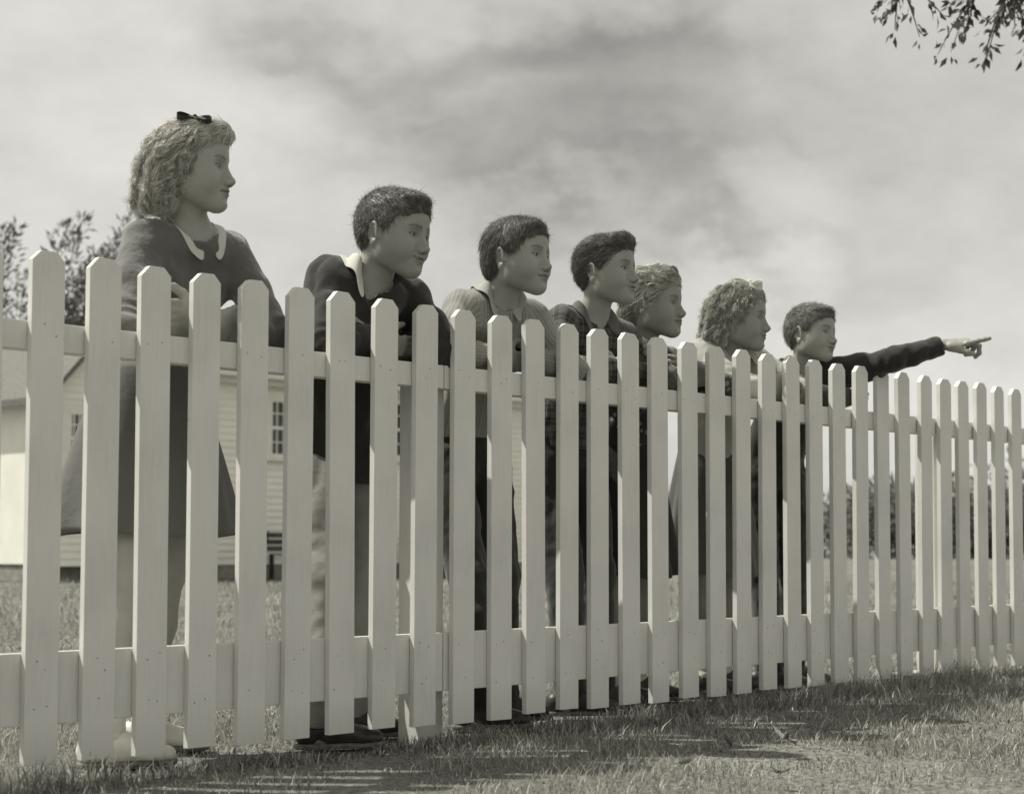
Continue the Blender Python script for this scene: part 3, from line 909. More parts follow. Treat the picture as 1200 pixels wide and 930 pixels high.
def _mix(z): t = min(max((z - .005) / .085, 0), 1); return t * t * (3 - 2 * t)
def fl_short(p, i):      # forward over the top, down at the sides and back
    x, y, z = p; t = _mix(z)
    return (.9 * t + .12 * (1 - t) + (.3 * t if x > 0 else 0), (.45 * t + .1) * y / .07, -.15 * t - (1 - t))
def fl_back(p, i):       # combed back from the brow
    x, y, z = p; t = _mix(z)
    return (-1 * t - .55 * (1 - t), .35 * y / .07, .1 * t - .75 * (1 - t))
def fl_side(p, i):       # parted high, falling over the brow and the back of the head
    x, y, z = p; t = _mix(z); f = 1 if x > .01 else max(0, 1 + (x - .01) / .05)
    return ((.55 * f - .55 * (1 - f)) * t - .2 * (1 - t), (-.9 * f) * t + .1 * y / .07, -.25 * t - (1 - t))
def fl_up(p, i):
    x, y, z = p; t = _mix(z)
    return (.75 * t - .12 * (1 - t), (.3 * t + .1) * y / .07, .1 * t - (1 - t))
def fl_long(p, i):
    x, y, z = p; t = _mix(z)
    return (-.8 * t - .25 * (1 - t), .3 * y / .07, -.5 * t - (1 - t))

X_ = np.array([1.0, 0, 0])
def F3(t, d, z): return FD * t + FN * d + UP * z       # direction in fence terms
def crossed(sR=.85, sL=.85, up=0.0):
    """forearms folded on the rail: fingers and thumb directions"""
    return dict(handR=dict(x=F3(1, -.12, -.08), y=F3(.1, -.3, 1), sc=sR), handL=dict(x=F3(-1, -.15, -.10), y=F3(-.1, -.3, 1), sc=sL))

FRONT = [((.030, 0, .052), (.0555, .067, .0605), .02), ((.012, 0, .022), (.055, .0785, .054), .015)]
CAST = []
# 1 tall girl
CAST.append(dict(seed=3, hs=1.0, bs=.98, foot=1.0,
    label='tall girl with wavy fair hair, white collar and dark sweater, arms folded on the rail',
    J=dict(head=(.370, .20, 1.452), neck=(.400, .25, 1.300), shR=(.262, .255, 1.262), shL=(.528, .245, 1.262), elR=(.130, .125, 1.015), elL=(.540, .085, 1.045),
           wrR=(.350, .060, 1.050), wrL=(.300, .075, 1.075), pelvis=(.34, .33, .84), anR=(.155, .190, .085), anL=(.390, .40, .085), toeR=(.40, .08, .0), toeL=(.55, .30, 0)),
    handR=dict(x=F3(1, .25, -.25), y=F3(.1, -.3, 1), sc=.95), handL=dict(x=F3(-1, -.25, -.14), y=F3(-.1, -.2, 1), sc=.98, curl=[(.25, .35, .25), (.3, .4, .3), (.35, .45, .3), (.4, .5, .3)]),
    head=dict(yaw=-6, pitch=-1, roll=0, hair='curly', hairv=.52, n=3800, len=.035, rad=.0006, flow=fl_long, thick=.006, lip=.12, skin=0.321, browv=.07, fem=1, neck=.044, nose=.9, chin=.5, eye=.0040, ear=.9, gaze=(0.05, -.02),
        vol=FRONT + [((.052, 0, .098), (.040, .046, .026), .012), ((.074, 0, .090), (.028, .046, .026), .01), ((.0, .0, .105), (.045, .05, .022), .02),
             ((-.035, .062, .0), (.045, .026, .065), .02), ((-.035, -.062, .0), (.045, .026, .065), .02),
             ((-.075, .0, -.02), (.050, .075, .060), .03), ((-.070, .045, -.072), (.046, .040, .046), .02), ((-.070, -.045, -.072), (.046, .040, .046), .02), ((-.095, 0, -.065), (.042, .06, .046), .02)],
        roots=lambda L: (L[:, 0] < .035) & (L[:, 2] > -.05) & (L[:, 2] < .095), clumps=120, clen=.125, cflow=lambda p: (-.45 if p[2] > .02 else -.25, .25 * p[1] / .07, -1), cr=.013, cpitch=.066, fuzz=.0040, per=30, free=True, cl=.010,
        bow=dict(p=(.016, -.038, .120), x=(.96, .1, -.12), y=(.05, -.55, .85), s=.046, mat=ribbond),
        pins=[[(.030, -.078, .062), (.052, -.067, .062)]]),
    top=dict(name='sweater', mat=knit, ex=.010, hem=.035, sleeve=.30, neck=.024, waist=.88, girth=1.02, bust=True, f1=.005, f2=.0025),
    collars=[dict(mat=whitec, w=.040, gap=11, h=.018, pt=.004, dr=.010, drop=.62)],
    low=dict(kind='skirt', mat=twill, top=.13, hemc=(.335, .33, .545), r=(.255, .18), fold=.05, n=8), sock=dict(mat=socks, h=.13), shoe=shoew, sole=soled))
# 2 boy in dark jacket
CAST.append(dict(seed=11, hs=1.02, bs=1.0,
    label='boy in a dark jacket with an open white shirt collar, beside the tall girl',
    J=dict(head=(.905, .05, 1.342), neck=(.872, .155, 1.225), shR=(.800, .185, 1.228), shL=(1.035, .120, 1.185), elR=(.712, .095, 1.040), elL=(1.090, .060, 1.040),
           wrR=(.880, .065, 1.055), wrL=(.860, .095, 1.060), pelvis=(1.00, .38, .78), anR=(.735, .115, .085), anL=(.95, .27, .085), toeR=(1.0, -.02, 0), toeL=(1.15, .15, 0)),
    **crossed(),
    head=dict(yaw=-26, pitch=-8, roll=0, hair='short', hairv=0.142, n=8500, len=.014, rad=.00042, flow=fl_short, thick=.004, lip=.15, skin=0.283, browv=.045, neck=.046, smile=1, cheek=1.06, ear=1.05, eye=.0036,
        vol=FRONT + [((.050, 0, .092), (.038, .048, .022), .015)]),
    top=dict(name='jacket', mat=jacketm, ex=.017, hem=-.09, sleeve=.93, neck=.024, girth=1.05, waist=1.02, flare=1.05, f1=.008, vee=.11), hump_=1,
    collars=[dict(mat=whitec, w=.046, gap=16, h=.024, pt=.030, dr=.009)],
    low=dict(kind='trousers', mat=denim), shoe=shoed, sole=soled, hump=.06))
# 3 boy in striped shirt
CAST.append(dict(seed=23, hs=.99, bs=.96,
    label='boy in a pale striped shirt with side-combed hair, leaning on the rail',
    J=dict(head=(1.375, .05, 1.338), neck=(1.362, .15, 1.220), shR=(1.262, .170, 1.190), shL=(1.520, .125, 1.170), elR=(1.105, .080, 1.050), elL=(1.600, .060, 1.040),
           wrR=(1.320, .060, 1.050), wrL=(1.390, .090, 1.065), pelvis=(1.47, .36, .79), anR=(1.33, .16, .085), anL=(1.53, .27, .085), toeR=(1.50, .06, 0), toeL=(1.75, .17, 0)),
    **crossed(),
    head=dict(yaw=-29, pitch=0, roll=0, hair='short', hairv=0.165, n=8500, len=.036, rad=.00042, flow=fl_side, thick=.004, lip=.14, skin=0.303, browv=.05, neck=.045, nose=.8, cheek=1.1, chin=-.6, ear=1.05, eye=.0038, gaze=(.05, -.05),
        vol=FRONT + [((.050, -.005, .086), (.034, .050, .021), .015), ((-.06, 0, -.02), (.045, .062, .05), .02)]),
    top=dict(name='shirt', mat=stripem, ex=.012, hem=.05, sleeve=.90, neck=.012, f1=.006, f2=.004, vee=.05, cuff=1),
    collars=[dict(mat=stripecol, w=.034, gap=16, h=.032, pt=.026, dr=.006, drop=.6)],
    low=dict(kind='trousers', mat=darkt), shoe=shoed, sole=soled, hump=.05))
# 4 boy in plaid shirt
CAST.append(dict(seed=31, hs=.97, bs=.97,
    label='boy with swept-up hair in a dark plaid shirt, right of the striped shirt boy',
    J=dict(head=(1.838, .12, 1.362), neck=(1.845, .21, 1.222), shR=(1.725, .225, 1.195), shL=(1.985, .185, 1.170), elR=(1.585, .110, 1.045), elL=(2.050, .070, 1.045),
           wrR=(1.800, .065, 1.055), wrL=(1.850, .095, 1.065), pelvis=(1.95, .40, .80), anR=(1.80, .24, .085), anL=(2.02, .32, .085), toeR=(1.98, .10, 0), toeL=(2.2, .2, 0)),
    **crossed(),
    head=dict(yaw=-29, pitch=2, roll=0, hair='short', hairv=0.142, n=8500, len=.034, rad=.00042, flow=fl_back, thick=.003, lip=.14, skin=0.290, browv=.045, neck=.046, ear=1.0, eye=.0036, jaw=1.03, nose=1.15, smile=1,
        vol=FRONT + [((.055, 0, .095), (.040, .048, .026), .012), ((.072, 0, .090), (.022, .044, .020), .01)]),
    top=dict(name='shirt', mat=plaidm, ex=.013, hem=.03, sleeve=.92, neck=.012, f1=.006, vee=.06, cuff=1),
    collars=[dict(mat=plaidm, w=.034, gap=18, h=.026, pt=.026, dr=.006, drop=.6)],
    low=dict(kind='trousers', mat=darkt), shoe=shoed, sole=soled, hump=.05))
# 5 girl with rolled hair
CAST.append(dict(seed=43, hs=.98, bs=.92,
    label='girl with rolled fair hair under a small white bow, beside the plaid shirt boy',
    J=dict(head=(2.150, .19, 1.298), neck=(2.160, .265, 1.160), shR=(2.050, .285, 1.135), shL=(2.300, .245, 1.125), elR=(2.150, .125, 1.045), elL=(2.400, .090, 1.045),
           wrR=(2.270, .070, 1.060), wrL=(2.200, .070, 1.100), pelvis=(2.24, .40, .78), anR=(2.14, .36, .085), anL=(2.33, .42, .085), toeR=(2.3, .22, 0), toeL=(2.5, .28, 0)),
    **crossed(.8, .8),
    head=dict(yaw=-25, pitch=0, roll=0, hair='curly', hairv=.42, n=4500, len=.035, rad=.0006, flow=fl_back, thick=.006, lip=.11, skin=0.258, browv=.06, neck=.042, nose=.85, ear=.9, eye=.0034,
        vol=FRONT + [((.045, -.015, .098), (.040, .045, .026), .010), ((.066, 0, .082), (.024, .044, .020), .01), ((-.02, -.04, .085), (.035, .035, .026), .012),
             ((-.085, 0, -.01), (.030, .06, .075), .02), ((-.080, 0, -.07), (.028, .05, .05), .02)],
        roots=lambda L: ((L[:, 2] > .06) | (L[:, 0] < -.06)) & (L[:, 2] > -.06), clumps=60, clen=.07, cflow=lambda p: (-.5, .2 * p[1] / .07, .1 if p[2] > .06 else -1), cr=.008, cpitch=.05, per=24, cl=.004,
        bow=dict(p=(-.008, -.030, .126), x=(1, 0, .1), y=(0, -.35, 1), s=.044, mat=ribbonw)),
    top=dict(name='dress_top', mat=printm, ex=.010, hem=.05, sleeve=.3, neck=.012, waist=.9, cuff=1),
    collars=[dict(mat=printm, w=.034, gap=14, h=.020, pt=.012, dr=.006, drop=.6)],
    low=dict(kind='skirt', mat=darkt, top=.12, hemc=(2.24, .40, .42), r=(.20, .16), fold=.07, n=10), sock=dict(mat=socks, h=.13), shoe=shoed, sole=soled))
# 6 curly girl
CAST.append(dict(seed=57, hs=1.0, bs=.95,
    label='curly-haired girl with a large white bow and a pale wide-collared jacket',
    J=dict(head=(2.605, .19, 1.298), neck=(2.640, .265, 1.185), shR=(2.510, .285, 1.168), shL=(2.775, .235, 1.155), elR=(2.470, .110, 1.045), elL=(2.860, .090, 1.045),
           wrR=(2.680, .065, 1.060), wrL=(2.650, .095, 1.075), pelvis=(2.70, .40, .78), anR=(2.60, .34, .085), anL=(2.80, .42, .085), toeR=(2.8, .2, 0), toeL=(3.0, .28, 0)),
    **crossed(.82, .82),
    head=dict(yaw=-19, pitch=-2, roll=0, hair='curly', hairv=.40, n=4500, len=.03, rad=.0006, flow=fl_long, thick=.006, lip=.11, skin=0.258, browv=.05, neck=.042, nose=.85, ear=.9, eye=.0032, smile=1,
        vol=FRONT + [((.048, 0, .092), (.036, .048, .022), .012), ((-.02, .060, .01), (.045, .026, .060), .02), ((-.02, -.060, .01), (.045, .026, .060), .02),
             ((-.075, .0, -.02), (.046, .070, .055), .03), ((-.075, .040, -.065), (.046, .040, .038), .02), ((-.075, -.040, -.065), (.046, .040, .038), .02)],
        roots=lambda L: (L[:, 0] < .055) & (L[:, 2] > -.05), clumps=130, clen=.085, cflow=lambda p: (-.4, .25 * p[1] / .07, -1), cr=.009, cpitch=.040, fuzz=.0032, per=24, free=True, cl=.008,
        bow=dict(p=(.040, -.030, .122), x=(.9, -.2, -.1), y=(0, -.4, 1), s=.056, mat=ribbonw)),
    top=dict(name='jacket', mat=palem, ex=.016, hem=-.05, sleeve=.9, neck=.014, waist=.98, vee=.06, cuff=1),
    collars=[dict(mat=palem, w=.070, gap=20, h=.030, pt=.02, dr=.008, drop=.6)],
    low=dict(kind='skirt', mat=greys, top=.12, hemc=(2.70, .40, .42), r=(.20, .16), fold=.07, n=11), sock=dict(mat=socks, h=.13), shoe=shoed, sole=soled))
# 7 pointing boy
CAST.append(dict(seed=71, hs=.93, bs=.92,
    label='rightmost boy with short hair, left arm stretched out over the fence and pointing',
    J=dict(head=(3.055, .20, 1.288), neck=(3.075, .275, 1.165), shR=(2.965, .320, 1.135), shL=(3.175, .165, 1.150), elR=(2.960, .110, 1.045), elL=(3.195, -.045, 1.190),
           wrR=(3.130, .080, 1.060), wrL=(3.365, -.165, 1.252), pelvis=(3.10, .42, .78), anR=(3.00, .36, .085), anL=(3.20, .40, .085), toeR=(3.2, .2, 0), toeL=(3.4, .25, 0)),
    handR=dict(x=F3(1, -.1, -.1), y=F3(.1, -.3, 1), sc=.8),
    handL=dict(x=(1.0, -.10, .10), y=(.1, -1.0, -.35), sc=1.04, curl=[(-.16, .02, .02), (.45, 1.15, .8), (.85, 1.3, .9), (1.0, 1.3, .9)], thumb=(.88, .36, -.32), tc=.12),
    head=dict(yaw=-38, pitch=0, roll=-3, hair='short', hairv=0.189, n=6500, len=.024, rad=.00042, flow=fl_up, thick=.006, lip=.14, skin=0.309, browv=.05, neck=.044, ear=1.08, eye=.0032, nose=.9, cheek=.96, smile=1,
        vol=FRONT + [((.050, 0, .088), (.036, .048, .020), .012)]),
    top=dict(name='jacket', mat=jacketm, ex=.015, hem=-.05, sleeve=.86, neck=.014, vee=.06, f1=.005, f3=.003),
    collars=[dict(mat=jacketm, w=.034, gap=24, h=.020, pt=.016, dr=.008, drop=.6)],
    low=dict(kind='trousers', mat=darkt), shoe=shoed, sole=soled, hump=.04))

for sp in CAST:
    person(sp, MP)
# ------------------------------------------------------------------ camera
cam = bpy.data.objects.new('camera', bpy.data.cameras.new('camera')); COL.objects.link(cam)
cam.location = (0, 0, .55 * S_); cam.rotation_euler = (math.radians(93.0), 0, 0)
cam.data.sensor_width = 36; cam.data.lens = 60.0
cam.data.shift_x = -(680 - 600) / 1200; cam.data.shift_y = (538 - 465) / 1200
cam.data.clip_start = .05; cam.data.clip_end = 4000
scene.camera = cam
cam.data.dof.use_dof = True; cam.data.dof.focus_distance = 4.9; cam.data.dof.aperture_fstop = 5.0
scene.view_settings.view_transform = 'Standard'; scene.view_settings.look = 'None'; scene.view_settings.gamma = 1; scene.view_settings.use_curve_mapping = False
scene.cycles.max_bounces = 6; scene.cycles.diffuse_bounces = 3; scene.cycles.glossy_bounces = 2; scene.cycles.transmission_bounces = 3; scene.cycles.use_denoising = True
scene.view_settings.exposure = 0.04
# ------------------------------------------------------------------ sky and sun
def build_world():
    w = bpy.data.worlds.new('World'); scene.world = w; w.use_nodes = True
    nt = w.node_tree; nt.nodes.clear()
    out = nt.nodes.new('ShaderNodeOutputWorld'); bg = nt.nodes.new('ShaderNodeBackground'); nt.links.new(bg.outputs[0], out.inputs[0])
    sky = nt.nodes.new('ShaderNodeTexSky'); sky.sky_type = 'NISHITA'; sky.sun_disc = False
    sky.sun_elevation = SUN_EL; sky.sun_rotation = SUN_ROT; sky.air_density = 1.0; sky.dust_density = 2.0
    bw = nt.nodes.new('ShaderNodeRGBToBW'); nt.links.new(sky.outputs[0], bw.inputs[0])
    tc = nt.nodes.new('ShaderNodeTexCoord'); sx = nt.nodes.new('ShaderNodeSeparateXYZ'); nt.links.new(tc.outputs['Generated'], sx.inputs[0])
    az = mathn(nt, 'ARCTAN2', sx.outputs[0], sx.outputs[1]); el = mathn(nt, 'ARCSINE', sx.outputs[2])
    # distort the sky position so cloud banks fray
    mp = nt.nodes.new('ShaderNodeMapping'); mp.inputs['Scale'].default_value = (1, 1, 1.6); nt.links.new(tc.outputs['Generated'], mp.inputs[0])
    def noise(scale, detail, rough=.55, dist=0.0, off=(0, 0, 0)):
        m2 = nt.nodes.new('ShaderNodeVectorMath'); m2.operation = 'ADD'; m2.inputs[1].default_value = off; nt.links.new(mp.outputs[0], m2.inputs[0])
        n = nt.nodes.new('ShaderNodeTexNoise'); n.inputs['Scale'].default_value = scale; n.inputs['Detail'].default_value = detail
        n.inputs['Roughness'].default_value = rough; n.inputs['Distortion'].default_value = dist; nt.links.new(m2.outputs[0], n.inputs['Vector']); return n.outputs['Fac']
    n1 = noise(7, 5, off=(3, 1, 2)); n2 = noise(8, 5, off=(9, 5, 7))
    azd = mathn(nt, 'ADD', az, mathn(nt, 'MULTIPLY_ADD', n1, .34, -.17)); eld = mathn(nt, 'ADD', el, mathn(nt, 'MULTIPLY_ADD', n2, .20, -.10))
    tot = None
    for px, py, sx_, sy_, amp in CLOUDS:
        a = (px - 680) / 2000; e = (643 - py) / 2000
        u = mathn(nt, 'MULTIPLY', mathn(nt, 'SUBTRACT', azd, a), 2000 / sx_); v = mathn(nt, 'MULTIPLY', mathn(nt, 'SUBTRACT', eld, e), 2000 / sy_)
        r = mathn(nt, 'ADD', mathn(nt, 'MULTIPLY', u, u), mathn(nt, 'MULTIPLY', v, v))
        g = mathn(nt, 'MULTIPLY', mathn(nt, 'EXPONENT', mathn(nt, 'MULTIPLY', r, -1.0)), amp)
        tot = g if tot is None else mathn(nt, 'ADD', tot, g)
    fb = noise(5.5, 6, .6, 0, off=(1, 4, 0)); fb2 = noise(16, 4, .6, 0, off=(5, 2, 8))
    tot = mathn(nt, 'ADD', tot, mathn(nt, 'MULTIPLY_ADD', fb, .55, -.275))
    tot = mathn(nt, 'ADD', tot, mathn(nt, 'MULTIPLY_ADD', fb2, .28, -.14))
    dens = mathn(nt, 'SUBTRACT', 1.0, tot)                      # 1 bright haze, lower under the grey banks
    dens = mathn(nt, 'MAXIMUM', mathn(nt, 'MINIMUM', dens, 1.25), .25)
    # thin overcast evens the clear sky out; the clear-sky value stays as a slow gradient
    base = mathn(nt, 'ADD', mathn(nt, 'MULTIPLY', bw.outputs[0], .25), SKY_BASE)
    val = mathn(nt, 'MULTIPLY', base, dens)
    cb = nt.nodes.new('ShaderNodeVectorMath'); cb.operation = 'SCALE'; cb.inputs[0].default_value = (1.0, .982, .922); nt.links.new(val, cb.inputs['Scale'])
    nt.links.new(cb.outputs[0], bg.inputs[0]); bg.inputs[1].default_value = .10

SUN_AZ = np.array([-.99, .14]); SUN_EL = math.radians(56)
sdir = np.array([SUN_AZ[0] * math.cos(SUN_EL), SUN_AZ[1] * math.cos(SUN_EL), math.sin(SUN_EL)]); sdir /= np.linalg.norm(sdir)
SUN_ROT = math.atan2(SUN_AZ[0], SUN_AZ[1])
SKY_BASE = 5.3
CLOUDS = [(540, 40, 280, 60, .30), (820, 50, 220, 50, .22), (545, 170, 130, 50, .26), (720, 140, 150, 55, .28), (770, 240, 80, 50, .24),
          (880, 292, 110, 24, .26), (400, 120, 120, 70, .14), (620, 230, 160, 40, .16), (1010, 150, 160, 60, .12), (1080, 320, 160, 40, .08), (980, 60, 160, 90, -.06), (330, 55, 130, 22, .10), (660, 205, 200, 16, .12), (460, 120, 90, 18, .12), (930, 180, 120, 14, .08),
          (150, 150, 300, 200, -.16), (950, 350, 200, 50, -.10), (1180, 520, 200, 160, -.16), (250, 560, 400, 90, -.12)]
build_world()
sun = bpy.data.objects.new('sun', bpy.data.lights.new('sun', 'SUN')); COL.objects.link(sun)
sun.data.energy = 5.0; sun.data.angle = math.radians(.6); sun.data.color = (1.0, .975, .90)
sun.rotation_euler = Vector(-sdir).to_track_quat('-Z', 'Y').to_euler()

# ------------------------------------------------------------------ ground
def ground_mat():
    m, nt, b = new_mat('lawn')
    tc = N(nt, 'ShaderNodeTexCoord')
    n1 = N(nt, 'ShaderNodeTexNoise', i_Scale=1.4, i_Detail=6); n2 = N(nt, 'ShaderNodeTexNoise', i_Scale=45, i_Detail=6); n3 = N(nt, 'ShaderNodeTexNoise', i_Scale=.15, i_Detail=4)
    for n in (n1, n2, n3): nt.links.new(tc.outputs['Object'], n.inputs['Vector'])
    f = mathn(nt, 'ADD', mathn(nt, 'MULTIPLY', n1.outputs['Fac'], .4), mathn(nt, 'MULTIPLY', n2.outputs['Fac'], .6))
    c = ramp(nt, mathn(nt, 'ADD', mathn(nt, 'MULTIPLY', f, .8), mathn(nt, 'MULTIPLY', n3.outputs['Fac'], .2)), [(.35, g3(.10)), (.5, g3(.20)), (.68, g3(.36))])
    nt.links.new(c, b.inputs['Base Color']); b.inputs['Roughness'].default_value = .95; b.inputs['Specular IOR Level'].default_value = .1
    bp = N(nt, 'ShaderNodeBump', i_Strength=.8, i_Distance=.05); nt.links.new(n2.outputs['Fac'], bp.inputs['Height']); nt.links.new(bp.outputs[0], b.inputs['Normal'])
    return m
def ground_z(x, y):
    P = np.stack([np.asarray(x) / 1.7, np.asarray(y) / 1.7, np.zeros_like(np.asarray(x, float))], -1)
    r = np.hypot(np.asarray(x), np.asarray(y)); return (.012 * vnoise(P) + .006 * vnoise(P * 5.1)) * np.clip(30 / (r + 1), 0, 1)
rs = np.concatenate([np.linspace(.5, 14, 110), np.geomspace(14.4, 3000, 60)]); ang = np.linspace(0, 2 * math.pi, 181)[:-1]
GX = np.outer(rs, np.cos(ang)).ravel(); GY = np.outer(rs, np.sin(ang)).ravel(); GZ = ground_z(GX, GY)
nR, nA = len(rs), 180
gq = np.array([(i * nA + j, (i + 1) * nA + j, (i + 1) * nA + (j + 1) % nA, i * nA + (j + 1) % nA) for i in range(nR - 1) for j in range(nA)])
gv = np.stack([GX, GY, GZ], 1)
o = mesh_np('ground', gv, [gq, np.array([list(range(nA))])], ground_mat(), None, True); tag(o, kind='structure')

# ------------------------------------------------------------------ grass blades
def grass():
    rng = np.random.default_rng(5)
    def zone(n, y0, y1, xa, xb, h, w):
        y = y0 + (y1 - y0) * rng.random(n) ** .8; x = y * (xa + (xb - xa) * rng.random(n)); return x, y, np.full(n, h), np.full(n, w)
    Z = [zone(150000, 3.45, 7.6, -.40, .34, .019, .0012), zone(60000, 4.2, 12, -.42, .32, .030, .0022), zone(26000, 11, 26, -.42, .32, .055, .005)]
    # taller uncut fringe along the pickets
    n = 12000; t = rng.uniform(-.8, 5.2, n); dd = rng.normal(0, .05, n); P = FP0[None] + FD[None] * t[:, None] + FN[None] * dd[:, None]
    Z.append((P[:, 0], P[:, 1], np.full(n, .046), np.full(n, .0016)))
    x, y, h, w = [np.concatenate(q) for q in zip(*Z)]; n = len(x)
    patch = vnoise(np.stack([x / .16, y / .16, 0 * x], -1)); patch2 = vnoise(np.stack([x / .6, y / .6, 0 * x + 3], -1))
    h = h * (0.35 + 1.25 * rng.random(n) ** 2) * (1 + .65 * patch + .35 * patch2).clip(.3, 2)
    a = rng.uniform(0, 2 * math.pi, n); lean = rng.uniform(.1, 1.25, n) * h; z = ground_z(x, y)
    dx, dy = np.cos(a), np.sin(a); px, py = -dy, dx
    def P(f, s, wf, zf): return np.stack([x + dx * lean * f + px * w * wf * s, y + dy * lean * f + py * w * wf * s, z + h * zf - .004], -1)
    V = np.stack([P(0, 1, 1, 0), P(0, -1, 1, 0), P(.35, 1, .9, .55), P(.35, -1, .9, .55), P(1, 0, 0, .92)], 1).reshape(-1, 3)
    b = np.arange(n)[:, None] * 5
    Q = b + np.array([[0, 1, 3, 2]]); T = b + np.array([[2, 3, 4]])
    v = .15 + .20 * rng.random(n) ** 1.5 + .07 * patch + .05 * patch2; dry = rng.random(n) < .20; v[dry] = rng.uniform(.40, .62, dry.sum())
    col = np.outer(np.repeat(v.clip(.03, .6), 5), np.array(g3(1.0)[:3]))
    m, nt, bs = new_mat('grass_blades')
    at = N(nt, 'ShaderNodeAttribute', attribute_name='Col'); nt.links.new(at.outputs['Color'], bs.inputs['Base Color']); bs.inputs['Roughness'].default_value = .6; bs.inputs['Specular IOR Level'].default_value = .25
    tr = N(nt, 'ShaderNodeBsdfTranslucent'); nt.links.new(at.outputs['Color'], tr.inputs[0]); mx = N(nt, 'ShaderNodeMixShader'); mx.inputs[0].default_value = .35
    nt.links.new(bs.outputs[0], mx.inputs[1]); nt.links.new(tr.outputs[0], mx.inputs[2])
    nt.links.new(mx.outputs[0], [q for q in nt.nodes if q.type == 'OUTPUT_MATERIAL'][0].inputs[0])
    o = mesh_np('grass', V, [Q, T], m, None, True, col); tag(o, 'short rough lawn grass in front of and behind the fence', 'grass', kind='stuff')
grass()

# ------------------------------------------------------------------ fence
def paint_mat():
    m, nt, b = new_mat('white_fence_paint')
    tc = N(nt, 'ShaderNodeTexCoord'); oi = N(nt, 'ShaderNodeObjectInfo')
    ad = N(nt, 'ShaderNodeVectorMath', operation='ADD'); nt.links.new(tc.outputs['Object'], ad.inputs[0])
    cx_ = N(nt, 'ShaderNodeCombineXYZ'); nt.links.new(mathn(nt, 'MULTIPLY', oi.outputs['Random'], 37.0), cx_.inputs[0]); nt.links.new(cx_.outputs[0], ad.inputs[1])
    mp = N(nt, 'ShaderNodeMapping'); mp.inputs['Scale'].default_value = (1, 1, .06); nt.links.new(ad.outputs[0], mp.inputs[0])
    g = N(nt, 'ShaderNodeTexNoise', i_Scale=160, i_Detail=6, i_Distortion=.6); nt.links.new(mp.outputs[0], g.inputs['Vector'])
    bl = N(nt, 'ShaderNodeTexNoise', i_Scale=5, i_Detail=5); nt.links.new(ad.outputs[0], bl.inputs['Vector'])
    sp = N(nt, 'ShaderNodeTexNoise', i_Scale=55, i_Detail=3); nt.links.new(ad.outputs[0], sp.inputs['Vector'])
    f = mathn(nt, 'ADD', mathn(nt, 'MULTIPLY', g.outputs['Fac'], .35), mathn(nt, 'MULTIPLY', bl.outputs['Fac'], .65))
    c = ramp(nt, f, [(.32, g3(.60, .6)), (.5, g3(.68, .6)), (.7, g3(.73, .6))])
    dk = mathn(nt, 'GREATER_THAN', sp.outputs['Fac'], .765)
    mx = N(nt, 'ShaderNodeMix', data_type='RGBA'); nt.links.new(mathn(nt, 'MULTIPLY', dk, .6), mx.inputs[0]); nt.links.new(c, mx.inputs[6]); mx.inputs[7].default_value = g3(.22)
    # splash-back dirt near the ground
    sz = N(nt, 'ShaderNodeSeparateXYZ'); nt.links.new(tc.outputs['Object'], sz.inputs[0])
    dirt = mathn(nt, 'MULTIPLY', mathn(nt, 'SUBTRACT', .14, sz.outputs[2], clamp=True), mathn(nt, 'MULTIPLY', bl.outputs['Fac'], 4.5), clamp=True)
    m2 = N(nt, 'ShaderNodeMix', data_type='RGBA'); nt.links.new(dirt, m2.inputs[0]); nt.links.new(mx.outputs[2], m2.inputs[6]); m2.inputs[7].default_value = g3(.32)
    nt.links.new(m2.outputs[2], b.inputs['Base Color']); b.inputs['Roughness'].default_value = .55; b.inputs['Specular IOR Level'].default_value = .3
    bp = N(nt, 'ShaderNodeBump', i_Strength=.35, i_Distance=.0012); nt.links.new(f, bp.inputs['Height'])
    bp2 = N(nt, 'ShaderNodeBump', i_Strength=.25, i_Distance=.004); nt.links.new(bl.outputs['Fac'], bp2.inputs['Height']); nt.links.new(bp.outputs[0], bp2.inputs['Normal']); nt.links.new(bp2.outputs[0], b.inputs['Normal'])
    return m
PAINT = paint_mat(); NAIL = mat_noise('nail_head', .14, .30, scale=200, rough=.6)
TS = [-.431, -.290, -.149, -.009, .127, .265, .405, .543, .684, .824, .964, 1.105, 1.249, 1.389, 1.524, 1.658, 1.801, 1.938, 2.084, 2.224, 2.359, 2.5, 2.641, 2.777, 2.918, 3.058, 3.203, 3.348, 3.498, 3.634,
      3.775, 3.913, 4.056, 4.197, 4.338, 4.479, 4.62]
fence_rz = math.atan2(FD[1], FD[0])
fence = empty('picket_fence', tuple(FP0), fence_rz); tag(fence, 'white painted wooden picket fence with clipped picket tops crossing the lawn', 'fence')
